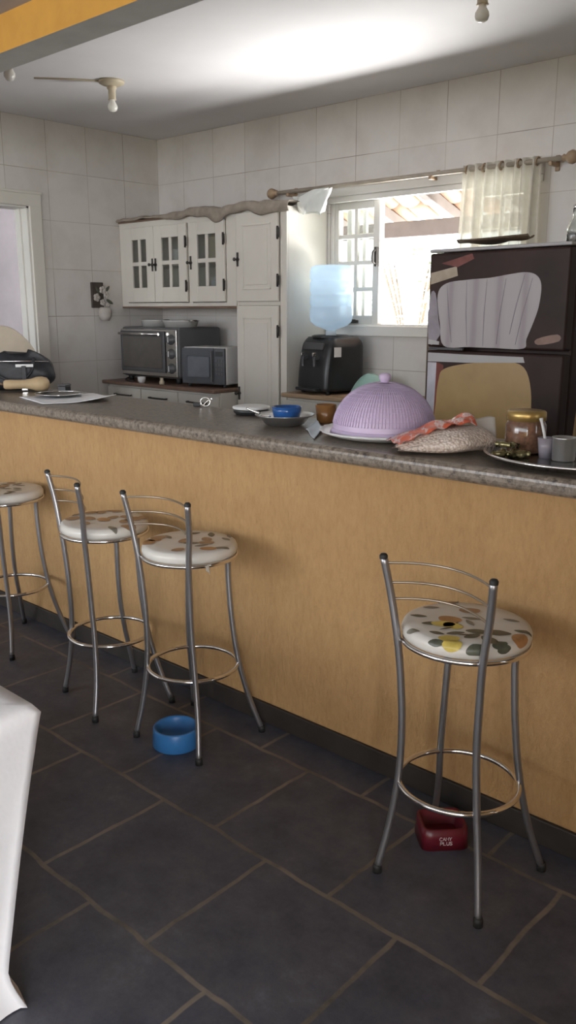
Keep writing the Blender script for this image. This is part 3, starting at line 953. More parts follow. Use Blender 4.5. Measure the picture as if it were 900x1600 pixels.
# wooden rack with crockery, sprouting plant on top
rk = thing('wooden_rack', 'narrow dark wooden rack with glassware standing left of the fridge', 'rack', (-2.60, 4.28, .972), math.radians(8))
mb = MB()
mb.box(-.14, -.09, -.09, .09, 0, .52, .003); mb.box(.09, .14, -.09, .09, 0, .52, .003)
mb.box(-.139, .139, -.089, .089, .49, .525, .003); mb.box(-.139, .139, -.089, .089, 0, .10, .003)
mb.box(-.09, .09, -.085, .085, .25, .265, .002); mb.box(-.12, .12, .075, .088, .05, .5, .002)
obj('rack_frame', mb, M['dark_wood'], rk)
for (z, lb) in ((.10, 'lower'), (.265, 'upper')):
    g = obj('drinking_glass', MB().lathe([(0, 0), (.03, 0), (.036, .11), (.033, .11), (.028, .006), (0, .006)], seg=20), M['glass'])
    tag(g, 'clear drinking glass on the %s shelf of the dark wooden rack' % lb, 'glass', 'glasses in the wooden rack').location = (-2.605, 4.25, .972 + z + .001)
pl = thing('small_plant', 'tiny plant with thin upright leaves on top of the dark wooden rack', 'plant', (-2.645, 4.27, 1.497))
obj('pot', MB().lathe([(0, 0), (.03, 0), (.038, .018), (.034, .02), (0, .016)], seg=18), M['dark_wood'], pl)
mb = MB()
for k in range(9):
    a = k * 2.4; L = .04 + .012 * (k % 4)
    mb.tube([(0.01 * math.cos(a), .01 * math.sin(a), .012), (.02 * math.cos(a), .02 * math.sin(a), L * .7), (.034 * math.cos(a), .034 * math.sin(a), L)], [.004, .003, .0008], 5)
obj('leaves', mb, M['sprout'], pl)

# ================================================================== CURTAIN AND ROD
RY, RZ = 4.42, 2.262
cr = thing('curtain_rod', 'long cream wooden curtain rod above the window with round end knob', 'curtain rod', (0, 0, 0))
obj('rod', MB().tube([(-4.12, RY, RZ), (-2.10, RY, RZ)], .013, 12), M['rod'], cr)
for x, s_ in ((-2.10, 1), (-4.12, -1)):
    obj('finial', MB().lathe([(.013, 0), (.02, .008), (.014, .018), (.03, .035), (.036, .055), (.028, .075), (.01, .088), (0, .09)], (x, RY, RZ), 20, mat4=Matrix.Rotation(s_ * PI / 2, 4, 'Y')), M['tan_top'], cr)
for x in (-2.16, -4.02, -2.9):
    obj('bracket', MB().box(x - .01, x + .01, RY - .016, YB - .001, RZ - .03, RZ - .010, .003).box(x - .012, x + .012, YB - .012, YB - .001, RZ - .05, RZ + .03, .003), M['tan_top'], cr)
cu = thing('curtain', 'sheer off-white curtain gathered on the rod right of the open window', 'curtain', (0, 0, 0))
CX0, CX1 = -2.69, -2.21
def cur_fn(u, v):
    x = CX0 + (CX1 - CX0) * u
    fold = math.sin(u * 2 * PI * 8.5 + .5 * math.sin(u * 9)) * (.022 if u < .28 or u > .8 else .016)
    sp = (1 - .14 * v * (1 if u < .4 else .2))
    xx = CX1 - (CX1 - x) * (1 + .10 * v * (1 - u))
    return Vector((xx + .004 * math.sin(v * 7 + u * 30), RY + fold * (.85 + .4 * v), RZ + .025 - v * 1.12))
obj('fabric', MB().sheet(cur_fn, 180, 10), M['sheer'], cu)
for k in range(5):
    u = .06 + k * .22
    x = CX0 + (CX1 - CX0) * u
    obj('curtain_ring', MB().tube([(x + .004 * math.sin(a), RY + .021 * math.cos(a), RZ + .021 * math.sin(a)) for a in [2 * PI * i / 16 for i in range(16)]], .0045, 6, closed=True), M['tan_top'], cu)

# white plastic bag draped on the end of the rod
def pbag_fn(u, v):
    a = 2 * PI * u
    x = .145 - .05 * v * (1 + .2 * math.sin(a * 2)); rr = .045 + .02 * math.sin(v * PI)
    return Vector((x * math.cos(a) + .012 * math.sin(5 * a + 6 * v), rr * math.sin(a) + .006 * math.sin(7 * a), .055 - .12 * v + .018 * math.cos(a) * (1 - v) + .008 * math.sin(4 * a)))
bgm = MB().sheet(pbag_fn, 48, 10, closed_u=True)
bgm.sheet(lambda u, v: Vector(((.145 - .012) * v * math.cos(2 * PI * u), .045 * v * math.sin(2 * PI * u), .06 + .012 * math.sin(6 * PI * u) * v * (1 - v) + .02 * math.cos(2 * PI * u) * v)), 48, 5, closed_u=True)
pb_ = obj('plastic_bag', bgm, M['poly_bag'])
tag(pb_, 'crumpled white plastic bag draped over the corner of the pantry cupboard', 'bag')
pb_.location = (-3.66, 4.24, 2.150)

# ================================================================== FRIDGE
FA = math.radians(-4.6)
fr = thing('refrigerator', 'tall fridge wrapped in a dark brown picture with a white chef hat', 'fridge', (-2.111, 3.228, 0), FA)
FW = .667
obj('fridge_body', MB().box(.005, FW - .005, .066, .62, .05, 1.735, .012), M['print_dark'], fr)
obj('top_cap', MB().box(0, FW, .0, .62, 1.736, 1.75, .005), M['fridge_white'], fr)
for x in (.08, FW - .08):
    for y in (.1, .55):
        obj('foot', MB().lathe([(0, 0), (.02, 0), (.022, .05), (0, .05)], (x, y, 0), 14), M['rubber'], fr)
def decal(poly, m_, parent, y, name='printed_panel'):
    return obj(name, MB().prism(poly, y, y + .0006), m_, parent)
def round_poly(poly, n=5):
    P = [Vector((x, z, 0)) for x, z in poly]; out = []
    k = len(P)
    for i in range(k):
        a, b_, c, d_ = P[i - 1], P[i], P[(i + 1) % k], P[(i + 2) % k]
        for j in range(n):
            t = j / n
            q = 0.5 * ((2 * b_) + (-a + c) * t + (2 * a - 5 * b_ + 4 * c - d_) * t * t + (-a + 3 * b_ - 3 * c + d_) * t ** 3)
            out.append((q.x, q.y))
    return out
fd = obj('freezer_door', MB().box(0.002, FW - .002, 0, .06, 1.340, 1.733, .010, seg=3), M['print_dark'], fr)
hat = round_poly([(.052, 1.559), (.095, 1.607), (.208, 1.620), (.312, 1.625), (.411, 1.637), (.48, 1.642), (.528, 1.628), (.550, 1.59), (.546, 1.517), (.529, 1.458), (.50, 1.385), (.487, 1.3455), (.35, 1.3435), (.225, 1.3435), (.095, 1.3455), (.07, 1.44)], 5)
hp = decal(hat, M['print_white'], fd, -.0010, 'printed_hat')
hl = MB()
for (xa, za, xb, zb) in ((.10, 1.60, .135, 1.36), (.20, 1.615, .215, 1.35), (.30, 1.62, .295, 1.35), (.51, 1.62, .45, 1.36), (.475, 1.635, .42, 1.40), (.39, 1.62, .36, 1.36)):
    hl.tube([(xa, -.0011, za), ((xa + xb) / 2 - .004, -.0011, (za + zb) / 2), (xb, -.0011, zb)], [.0008, .0025, .001], 6)
hl.bm.transform(Matrix.Translation((0, -.0011, 0)) @ Matrix.Diagonal((1, .15, 1, 1)) @ Matrix.Translation((0, .0011, 0)))
obj('printed_folds', hl, M['print_lilac'], hp)
decal([(.012, 1.652), (.145, 1.676), (.153, 1.637), (.012, 1.604)], M['print_cream'], fd, -.0006)
decal([(.065, 1.690), (.221, 1.725), (.232, 1.703), (.150, 1.672)], M['print_red'], fd, -.0008)
decal(round_poly([(.010, 1.55), (.040, 1.567), (.062, 1.45), (.072, 1.39), (.012, 1.352)], 3), M['print_lilac'], fd, -.0008)
decal(round_poly([(.543, 1.384), (.634, 1.405), (.644, 1.379), (.553, 1.362)], 3), M['print_skin'], fd, -.0008)
decal([(.0105, 1.350), (.07, 1.3485), (.07, 1.363), (.0105, 1.372)], M['fridge_white'], fd, -.0011)
ld = obj('fridge_door', MB().box(0.002, FW - .002, 0, .06, .06, 1.326, .010, seg=3), M['print_dark'], fr)
decal([(.012, 1.314), (.20, 1.312), (.49, 1.312), (.498, 1.29), (.219, 1.278), (.012, 1.275)], M['fridge_white'], ld, -.0010)
decal(round_poly([(.065, 1.10), (.075, 1.20), (.10, 1.245), (.218, 1.274), (.398, 1.290), (.495, 1.272), (.535, 1.18), (.540, 1.05), (.53, .92), (.3, .86), (.07, .90)], 4), M['print_tan'], ld, -.0008)
decal([(.012, .62), (.045, .62), (.060, 1.272), (.012, 1.272)], M['print_pale'], ld, -.0006)
decal([(.047, .62), (.062, .62), (.098, 1.262), (.068, 1.272), (.060, 1.272)], M['print_red'], ld, -.0006)
obj('handle', MB().box(.02, .20, -.012, .004, 1.3275, 1.3385, .003), M['dark_grey'], fr)
sp = MB().box(FW - .0045, FW - .0035, .14, .58, 1.36, 1.70)
obj('printed_panel', MB().prism(round_poly([(.12, 1.38), (.12, 1.60), (.2, 1.66), (.5, 1.66), (.58, 1.58), (.56, 1.38)], 4), -.0005, .0005, Matrix.Translation((FW - .0045, 0, 0)) @ Matrix.Rotation(PI / 2, 4, 'Z')), M['print_lilac'], fr)
sp.bm.free()
obj('printed_panel', MB().prism(round_poly([(.16, .7), (.14, 1.1), (.24, 1.25), (.48, 1.25), (.57, 1.1), (.55, .7)], 4), -.0005, .0005, Matrix.Translation((FW - .0045, 0, 0)) @ Matrix.Rotation(PI / 2, 4, 'Z')), M['print_tan'], fr)

# things on the fridge
def leaf_tray(u, v):
    x = -.19 + .38 * u
    w_ = .085 * math.sin(PI * min(.97, max(.03, u))) ** .6
    return Vector((x, -w_ + 2 * w_ * v, .012 + .012 * (2 * v - 1) ** 2 + .01 * (2 * u - 1) ** 2 + .006 * math.sin(u * 12) * v))
tr = obj('leaf_tray', MB().sheet(leaf_tray, 30, 10), M['dark_wood'], solid=.005)
tag(tr, 'thin dark leaf-shaped tray lying on top of the fridge', 'tray')
tr.location = (-1.84, 3.29, 1.7565); tr.rotation_euler = (0, 0, math.radians(-12))
pt = MB().lathe([(0, 0), (.11, 0), (.15, .010), (.16, .014), (.15, .016), (.1, .006), (0, .005)], seg=36)
tag(obj('plate', pt, M['white_plastic']), 'white plate under the dark tray on top of the fridge', 'plate').location = (-1.70, 3.58, 1.751)
gl = thing('glass_bottle', 'clear glass bottle on fridge top at the right edge', 'bottle', (-1.515, 3.34, 1.751))
obj('bottle', MB().lathe([(0, 0), (.028, 0), (.03, .006), (.03, .06), (.022, .08), (.011, .10), (.011, .13), (.013, .132), (.009, .132), (.009, .1), (.02, .078), (.027, .06), (.027, .01), (0, .008)], seg=24), M['glass'], gl)
obj('stopper', MB().lathe([(0, .131), (.009, .131), (.012, .136), (.01, .15), (0, .152)], seg=14), M['steel'], gl)

# ================================================================== CREAM CHAIR BEHIND THE BAG
ac = thing('armchair', 'tall cream rounded chair back behind the black bag at left', 'chair', (-4.82, 2.66, 0), math.radians(60))
obj('backrest', MB().prism(round_poly([(-.27, .50), (-.28, .95), (-.24, 1.22), (-.12, 1.37), (0, 1.40), (.12, 1.37), (.24, 1.22), (.28, .95), (.27, .50)], 6), .14, .24), M['cream_fabric'], ac)
obj('seat', MB().box(-.28, .28, -.28, .24, .36, .50, .03, seg=3), M['cream_fabric'], ac)
for x in (-.24, .24):
    for y in (-.24, .2):
        obj('leg', MB().lathe([(0, 0), (.016, 0), (.024, .37), (0, .37)], (x, y, 0), 12), M['dark_wood'], ac)

# ================================================================== THINGS ON THE BAR (left to right)
CT = 1.1005
# black bag
bg = thing('bag', 'black nylon bag slumped on left end of the bar behind squash', 'bag', (-3.955, 2.285, CT), math.radians(58))
def bag_fn(u, v):
    a = 2 * PI * u; ca, sa = math.cos(a), math.sin(a); e = .55
    top = .165 + .035 * math.exp(-((ca - .75) / .28) ** 2) + .028 * math.exp(-((ca + .45) / .4) ** 2)
    k = math.sin(PI * (.03 + .94 * v)) ** .33
    x = .205 * math.copysign(abs(ca) ** e, ca) * k * (1 - .12 * v)
    y = .085 * math.copysign(abs(sa) ** e, sa) * k * (1 - .35 * v)
    return Vector((x + .006 * math.sin(9 * v + 3 * a), y + .007 * math.sin(5 * a + 8 * v), .001 + top * v + .004 * math.sin(11 * a) * v * (1 - v)))
bb = MB().sheet(bag_fn, 56, 18, closed_u=True)
for z_top in (0, 1):
    vs = sorted([v_ for v_ in bb.bm.verts], key=lambda q: q.index)
bb.bm.verts.ensure_lookup_table()
edges = [e for e in bb.bm.edges if e.is_boundary]
bmesh.ops.holes_fill(bb.bm, edges=edges, sides=0)
obj('bag_body', bb, M['nylon'], bg)
obj('strap', MB().tube(smoothpath([(-.13, -.06, .15), (-.12, -.10, .11), (-.05, -.108, .06), (.02, -.106, .055), (.07, -.10, .09), (.09, -.06, .16)], 6), .007, 8), M['nylon'], bg)
sl = obj('hanging_strap', MB().box(.028, .05, -.122, -.116, .012, .125, .002), M['nylon'], bg)
obj('buckle', MB().box(.024, .054, -.128, -.112, .004, .024, .003), M['chrome'], sl)
obj('label_patch', MB().box(.0, .085, -.098, -.092, .118, .132, .001), M['white_plastic'], bg)
obj('zip', MB().tube(smoothpath([(-.17, -.05, .13), (-.1, -.07, .145), (.05, -.07, .145), (.16, -.045, .14)], 5), .003, 6), M['steel'], bg)
# squash
sq = thing('butternut_squash', 'tan butternut squash lying in front of the black bag', 'squash', (-3.80, 2.245, CT), math.radians(60))
prof = [(0, -.125), (.018, -.124), (.027, -.115), (.029, -.09), (.027, -.05), (.027, -.01), (.032, .025), (.042, .055), (.044, .085), (.036, .112), (.018, .124), (0, .127)]
prof = [(r * .84, z * .88) for r, z in prof]
obj('squash_body', MB().lathe(prof, (0, 0, .0375), 28, mat4=Matrix.Rotation(PI / 2, 4, 'Y')), M['squash'], sq)
obj('stem', MB().tube([(-.105, 0, .0375), (-.117, 0, .041), (-.126, .002, .043)], [.008, .006, .007], 8), M['dark_wood'], sq)
# small black boxes
for (x, y, rz_, s_, lb) in ((-3.60, 2.33, .4, .045, 'small black box standing on the bar behind the metal plate'), (-3.685, 2.395, .9, .04, 'second small black box between the black bag and metal plate')):
    t = thing('small_box', lb, 'box', (x, y, CT), rz_)
    obj('box', MB().box(-s_ / 2, s_ / 2, -s_ / 2, s_ / 2, 0, s_ * .8, .003), M['black_plastic'], t)
    obj('lid', MB().box(-s_ / 2 - .002, s_ / 2 + .002, -s_ / 2 - .002, s_ / 2 + .002, s_ * .8, s_ * .98, .003), M['dark_grey'], t)
# paper
def paper_fn(u, v):
    A, B, C_, D = Vector((-3.56, 2.06, 0)), Vector((-3.225, 1.975, 0)), Vector((-3.10, 2.27, 0)), Vector((-3.46, 2.40, 0))
    p = A * (1 - u) * (1 - v) + B * u * (1 - v) + C_ * u * v + D * (1 - u) * v
    p.z = CT + .004 + .024 * (max(0, u * v - .35) / .65) ** 1.5 * 1.3 + .003 * math.sin(u * 5) * v
    return p
tag(obj('paper_sheet', MB().sheet(paper_fn, 20, 20), M['paper'], solid=.002), 'white sheet of paper with curled corner under the metal plate', 'paper')
pt = thing('metal_plate', 'dark shiny metal plate resting on the white paper', 'plate', (-3.43, 2.19, CT + .008))
obj('plate', MB().lathe([(0, 0), (.07, 0), (.10, .008), (.108, .012), (.10, .013), (.068, .005), (0, .004)], seg=40), pm('dark_steel', (0.16, 0.16, 0.165), 0.22, metal=1.0), pt)
obj('rim', MB().lathe([(.106, .011), (.109, .012), (.108, .015), (.105, .014), (.106, .011)], seg=40), M['chrome'], pt)
# bottle opener
bo = thing('bottle_opener', 'small chrome and black bottle opener at the rear edge of bar', 'utensil', (-2.66, 2.385, CT), math.radians(30))
bo.scale = (.7, .7, .7)
obj('grip', MB().box(-.055, -.012, -.012, .012, .001, .026, .005), M['black_plastic'], bo)
obj('loop', MB().tube([(.02 + .03 * math.cos(a), .0, .030 + .026 * math.sin(a)) for a in [2 * PI * i / 24 for i in range(24)]], .0045, 8, closed=True).box(-.014, -.006, -.005, .005, .01, .024, .002), M['chrome'], bo)
obj('lever', MB().tube(smoothpath([(.0, .008, .004), (.025, .012, .03), (.055, .012, .048)], 5), .005, 8), M['chrome'], bo)
# black dish with white top
bd = thing('shallow_dish', 'shallow black dish with white top at rear edge of the bar', 'dish', (-2.33, 2.345, CT))
obj('dish', MB().lathe([(0, 0), (.06, 0), (.07, .01), (.072, .022), (.068, .022), (.064, .012), (0, .010)], seg=36), M['black_plastic'], bd)
obj('lid', MB().lathe([(.071, .022), (.074, .025), (.073, .031), (.06, .034), (0, .035)], seg=36), M['white_plastic'], bd)
# steel bowl with spoon and blue bowl
bw = thing('steel_bowl', 'wide-rimmed steel bowl on the bar holding a blue glass bowl', 'bowl', (-2.02, 2.20, CT))
obj('bowl', MB().lathe([(0, .0), (.055, 0), (.07, .006), (.088, .028), (.105, .036), (.106, .039), (.087, .032), (.066, .010), (0, .006)], seg=44), M['alum_grey'], bw)
bl = thing('glass_bowl', 'small blue glass bowl sitting inside the steel bowl', 'bowl', (-2.015, 2.205, CT + .0075))
obj('bowl', MB().lathe([(0, 0), (.034, 0), (.046, .012), (.052, .04), (.054, .058), (.050, .058), (.047, .038), (.04, .014), (0, .006)], seg=12), M['blue_glass'], bl)
sn = thing('spoon', 'steel spoon leaning across the steel bowl', 'spoon', (-2.02, 2.20, CT + .045))
obj('handle', MB().tube(smoothpath([(-.06, -.065, -.003), (-.09, -.07, .004), (-.115, -.075, .012)], 5), .004, 8), M['chrome'], sn)
obj('spoon_bowl', MB().ball((-.035, -.062, -.012), .024, .015, .006, 14), M['chrome'], sn)
# pale blue napkin
def nap_fn(u, v):
    A, B, C_, D = Vector((-1.877, 2.151, 0)), Vector((-1.71, 2.0, 0)), Vector((-1.81, 2.16, 0)), Vector((-1.93, 2.27, 0))
    p = A * (1 - u) * (1 - v) + B * u * (1 - v) + C_ * u * v + D * (1 - u) * v
    p.z = CT + .003 + .014 * v * v + .003 * math.sin(u * 7)
    return p
tag(obj('paper_napkin', MB().sheet(nap_fn, 14, 14), M['napkin'], solid=.002), 'pale blue paper napkin on the bar between steel bowl and lilac cover', 'napkin')
# amber cup
ac_ = thing('amber_cup', 'amber brown cup on the bar behind the lilac food cover', 'cup', (-1.95, 2.345, CT))
obj('cup', MB().lathe([(0, 0), (.03, 0), (.033, .004), (.039, .066), (.036, .066), (.031, .008), (0, .006)], seg=28), M['amber'], ac_)
# plate and lilac food cover
pt = thing('serving_plate', 'white fluted serving plate under the lilac food cover', 'plate', (-1.592, 2.205, CT))
def plate_fn(u, v):
    a = 2 * PI * u; r = .205 * v
    f_ = 1 + .015 * math.sin(26 * a) * max(0, v - .8) * 5
    return Vector((r * f_ * math.cos(a), r * f_ * math.sin(a), .004 + .020 * max(0, (v - .68) / .32) ** 1.5))
obj('plate', MB().sheet(plate_fn, 104, 14, closed_u=True), M['white_plastic'], pt, solid=.005)
obj('foot_ring', MB().lathe([(.10, 0), (.108, 0), (.108, .004), (.10, .004), (.10, 0)], seg=40), M['white_plastic'], pt)
fc = thing('food_cover', 'lilac plastic mesh dome food cover with round knob', 'food cover', (-1.592, 2.205, CT + .0105))
# pierced shell: thin vertical ribs and hoops over a dome
DR, DH = .164, .152
def dome(t):   # t 0 at the rim .. 1 at the crown
    a = t * PI / 2
    return DR * math.cos(a) ** .97, .012 + DH * math.sin(a)
def dshell(u, v):
    r, z = dome(v * .985); a = 2 * PI * u
    return Vector((r * math.cos(a), r * math.sin(a), z))
ds = MB().sheet(dshell, 96, 28, closed_u=True)
obj('shell', ds, M['lilac_mesh'], fc)
rb = MB()
for k in range(96):
    a = 2 * PI * k / 96
    pts = []
    for j in range(15):
        r, z = dome(.10 + .80 * j / 14)
        pts.append(((r + .0012) * math.cos(a), (r + .0012) * math.sin(a), z + .0006))
    rb.tube(pts, .0014, 4)
for j in range(13):
    r, z = dome(.10 + .80 * j / 12)
    rb.tube([((r + .001) * math.cos(2 * PI * k / 96), (r + .001) * math.sin(2 * PI * k / 96), z + .0005) for k in range(96)], .0012, 4, closed=True)
obj('ribs', rb, M['lilac'], fc)
obj('rim', MB().lathe([(DR - .004, 0), (DR + .008, 0), (DR + .009, .006), (DR + .002, .018), (DR - .002, .022), (DR - .004, 0)], seg=72), M['lilac'], fc)
obj('knob', MB().lathe([(.012, .160), (.014, .168), (.018, .174), (.019, .184), (.014, .191), (0, .193)], seg=24), M['lilac'], fc)
# bag of white beans
bn = thing('bean_bag', 'clear bag of white beans with red printed top', 'food bag', (-1.29, 2.09, CT + .005), math.radians(52))
def bean_env(v):
    v = min(1, max(0, v))
    return max(.02, min(1, v / .6)) ** .62 * max(.05, 1 - v ** 9) ** .5
def bean_fn(u, v):
    # pillow: u around, v along the length
    a = 2 * PI * u
    L = -.145 + .29 * v
    env = bean_env(v)
    th = .047 * env * (1 + .10 * math.sin(7 * v))
    w_ = (.096 + .010 * math.sin(5 * v)) * (.25 + .75 * env ** .8)
    y = w_ * math.cos(a); z = th * math.sin(a)
    z = max(z, -th * .55)
    return Vector((L + .006 * math.sin(3 * a), y + .008 * math.sin(9 * v), .002 + th * .55 + z + .0022 * (1 + math.sin(8 * v + 4 * a))))
obj('beans', MB().sheet(bean_fn, 40, 26, closed_u=True), M['beans'], bn)
def film_fn(u, v):
    L = -.15 + .23 * u
    y = -.035 + .128 * v
    zz = .012 + .066 * bean_env((L + .145) / .29) * math.sqrt(max(0.05, 1 - (min(y, .095) / .098) ** 2))
    return Vector((L, y, zz + .006 + .022 * math.sin(PI * v) * (.5 + .5 * math.sin(u * 15)) * u + .004 * math.sin(u * 30 + v * 12)))
obj('printed_film', MB().sheet(film_fn, 30, 14), M['red_film'], bn, solid=.001)
def flap_fn(u, v):
    return Vector((.045 + .105 * u, .035 - .05 * u + .02 * v, .052 + .036 * v + .004 * math.sin(u * 9) - .030 * u * (1 - v)))
obj('clear_flap', MB().sheet(flap_fn, 12, 8), M['clear_film'], bn, solid=.001)
# tray, jar, cup, spoon, sweets
ty = thing('metal_tray', 'round shiny metal tray on the bar under the jar at right', 'tray', (-.935, 2.185, CT))
obj('tray', MB().lathe([(0, .001), (.20, .001), (.218, .006), (.232, .018), (.236, .020), (.232, .022), (.214, .010), (.198, .005), (0, .005)], seg=60, sx=1.06), M['steel'], ty)
obj('rim', MB().tube([(.234 * 1.06 * math.cos(2 * PI * k / 60), .234 * math.sin(2 * PI * k / 60), .020) for k in range(60)], .004, 8, closed=True), M['chrome'], ty)
jr = thing('glass_jar', 'glass jar of brown contents with gold lid standing on the tray', 'jar', (-1.10, 2.205, CT + .0055))
obj('jar', MB().lathe([(0, 0), (.050, 0), (.056, .006), (.056, .078), (.050, .090), (.047, .095), (0, .095)], seg=40), M['jar_glass'], jr)
obj('lid', MB().lathe([(0, .118), (.050, .118), (.054, .114), (.055, .092), (.050, .090), (0, .092)], seg=40), M['gold'], jr)
cp = thing('metal_cup', 'small steel cup on the tray right of the jar', 'cup', (-.957, 2.145, CT + .0055))
obj('cup', MB().lathe([(0, 0), (.028, 0), (.030, .003), (.031, .060), (.033, .063), (.029, .062), (.028, .005), (0, .004)], seg=32), M['cup_metal'], cp)
obj('handle', MB().tube(smoothpath([(.030, .006, .05), (.05, .01, .048), (.055, .012, .03), (.045, .01, .014), (.030, .006, .014)], 5), .003, 8), M['steel'], cp)
pcup = thing('plastic_cup', 'small grey plastic cup between the jar and steel cup', 'cup', (-1.012, 2.155, CT + .0055))
obj('cup', MB().lathe([(0, 0), (.018, 0), (.024, .055), (.022, .055), (.017, .004), (0, .004)], seg=24), M['print_lilac'], pcup)
sn = thing('spoon', 'pale plastic spoon standing in the small grey plastic cup', 'spoon', (-1.012, 2.155, CT + .011))
obj('handle', MB().tube(smoothpath([(.004, -.001, .0), (-.006, .0, .05), (-.022, .003, .10)], 5), [.004] * 10 + [.006], 8), M['white_plastic'], sn)
obj('spoon_bowl', MB().ball((.004, -.001, .003), .009, .006, .003, 10), M['white_plastic'], sn)
rr = random.Random(3)
for k in range(8):
    o = MB()
    def cn(u, v, k=k):
        a = 2 * PI * u; x = -.022 + .044 * v
        q = .009 * math.sin(PI * (.08 + .84 * v)) ** .8 if .2 < v < .8 else .004 + .007 * abs(v - .5) * (1 + .5 * math.sin(a * 6))
        return Vector((x, q * math.cos(a), q * math.sin(a) + .0095))
    o.sheet(cn, 14, 10, closed_u=True)
    c = obj('wrapped_sweet', o, M['candy'])
    tag(c, 'small sweet in olive gold wrapper on tray left of the jar', 'sweet', 'wrapped sweets on the metal tray')
    c.location = (-1.105 + .024 * (k % 3) - .012 * (k // 3), 2.075 + .030 * (k // 3) + .012 * (k % 3), CT + .006 + (.016 if k > 5 else 0))
    c.rotation_euler = (0, 0, rr.uniform(0, 3.1))

# ================================================================== BAR STOOLS
rz_ = [0, .15, .3, .45, .6, .7, .8, .905]
rx_ = [.156, .135, .117, .110, .115, .123, .138, .152]
ry_ = [-.140, -.118, -.109, -.112, -.120, -.129, -.137, -.155]
fz_ = [0, .15, .3, .45, .6, .685]
fx_ = [.173, .141, .121, .107, .098, .100]
fy_ = [.170, .134, .104, .090, .086, .085]
SR = .164
def disc(mb, cx, cy, rx, ry, rot, z, mi, kind='leaf', n=18):
    # a printed shape lying on the seat, following its rounded rim
    pts = []
    for k in range(n):
        a = 2 * PI * k / n
        if kind == 'leaf':
            px, py = rx * math.cos(a), ry * math.sin(a) * (1 - .35 * abs(math.cos(a)))
        else:
            px, py = rx * math.cos(a) * (1 + .05 * math.sin(3 * a)), ry * math.sin(a) * (1 + .05 * math.cos(2 * a))
        x = cx + px * math.cos(rot) - py * math.sin(rot); y = cy + px * math.sin(rot) + py * math.cos(rot)
        pts.append((x, y))
    def lift(x, y):
        r = math.hypot(x, y)
        if r <= SR - .016:
            return Vector((x, y, z + .0006))
        s = min(r, SR + .024) - (SR - .016)
        th = min(s / .016, PI / 2 + .4)
        rr_ = SR - .016 + .0166 * math.sin(min(th, PI / 2)); zz = z - .016 + .0166 * math.cos(min(th, PI / 2)) - max(0, th - PI / 2) * .016
        return Vector((x / r * rr_, y / r * rr_, zz + .0003))
    rings = [[mb.bm.verts.new(lift(cx + (x - cx) * q, cy + (y - cy) * q)) for x, y in pts] for q in (1, .66, .33)]
    cv = mb.bm.verts.new(lift(cx, cy))
    for A, B in zip(rings[:-1], rings[1:]):
        for k in range(n):
            f = mb.bm.faces.new((A[k], A[(k + 1) % n], B[(k + 1) % n], B[k])); f.material_index = mi; f.smooth = True
    for k in range(n):
        f = mb.bm.faces.new((rings[-1][k], rings[-1][(k + 1) % n], cv)); f.material_index = mi; f.smooth = True
SEATM = None
def stool(loc, rz, label, prints, flap=False):
    t = thing('bar_stool', label, 'stool', loc, rz, 'bar stools along the yellow bar wall')
    zt = .727
    mb = MB().lathe([(0, .688), (SR - .012, .688), (SR - .003, .693), (SR, .702), (SR, zt - .016), (SR - .0047, zt - .0047), (SR - .016, zt), (SR - .05, zt + .0), (0, zt)], seg=64)
    for (x, y, a, b_, r, mi, kd) in prints:
        disc(mb, x, y, a, b_, r, zt + .0003 * mi, mi, kd)
    obj('seat', mb, [M['vinyl'], M['leaf_dark'], M['leaf_grey'], M['fruit_orange'], M['fruit_brown'], M['fruit_yellow'], M['stem_print']], t)
    obj('seat_ring', MB().tube([(SR * .99 * math.cos(2 * PI * k / 64), SR * .99 * math.sin(2 * PI * k / 64), .684) for k in range(64)], .0065, 10, closed=True), M['chrome'], t)
    obj('foot_ring', MB().tube([(.158 * math.cos(2 * PI * k / 64) - .003, .158 * math.sin(2 * PI * k / 64) + .003, .276) for k in range(64)], .0076, 10, closed=True), M['chrome'], t)
    for s in (-1, 1):
        lg = obj('leg', MB().tube(smoothpath([(s * x, y, z) for x, y, z in zip(rx_, ry_, [.012] + rz_[1:])], 6), .0098, 14), M['satin'], t)
        obj('rubber_foot', MB().lathe([(0, 0), (.0125, 0), (.0125, .016), (.0105, .024), (0, .024)], (s * rx_[0], ry_[0], 0), 16), M['rubber'], lg)
        obj('end_cap', MB().lathe([(.0102, -.006), (.0108, .002), (.007, .007), (0, .008)], (s * rx_[-1], ry_[-1], .905), 16), M['rubber'], lg)
        lg = obj('leg', MB().tube(smoothpath([(s * x, y, z) for x, y, z in zip(fx_, fy_, [.012] + fz_[1:])], 6), .0098, 14), M['satin'], t)
        obj('rubber_foot', MB().lathe([(0, 0), (.0125, 0), (.0125, .016), (.0105, .024), (0, .024)], (s * fx_[0], fy_[0], 0), 16), M['rubber'], lg)
    for z in (.888, .836, .793):
        x = 0
        q = [i for i in range(len(rz_) - 1) if rz_[i] <= z <= rz_[i + 1]][0]
        tt = (z - rz_[q]) / (rz_[q + 1] - rz_[q])
        x = rx_[q] + tt * (rx_[q + 1] - rx_[q]); y = ry_[q] + tt * (ry_[q + 1] - ry_[q])
        obj('back_rail', MB().tube([(x * (2 * k / 16 - 1), y + .05 * (1 - (2 * k / 16 - 1) ** 2), z + .006 * (1 - (2 * k / 16 - 1) ** 2)) for k in range(17)], .0032, 8), M['brass_wire'], t)
    if flap:
        fl = MB().sheet(lambda u, v: Vector((.158 - .035 * u + .008 * math.sin(u * 5) - .01 * v, -.085 + .062 * u + .01 * v, .688 - .040 * v * math.sin(.5 + 2.2 * u) + .004 * math.sin(u * 8))), 12, 6)
        obj('cover_flap', fl, M['vinyl'], t, solid=.001)
    return t
L_, G_, O_, B_, Y_, S_ = 1, 2, 3, 4, 5, 6
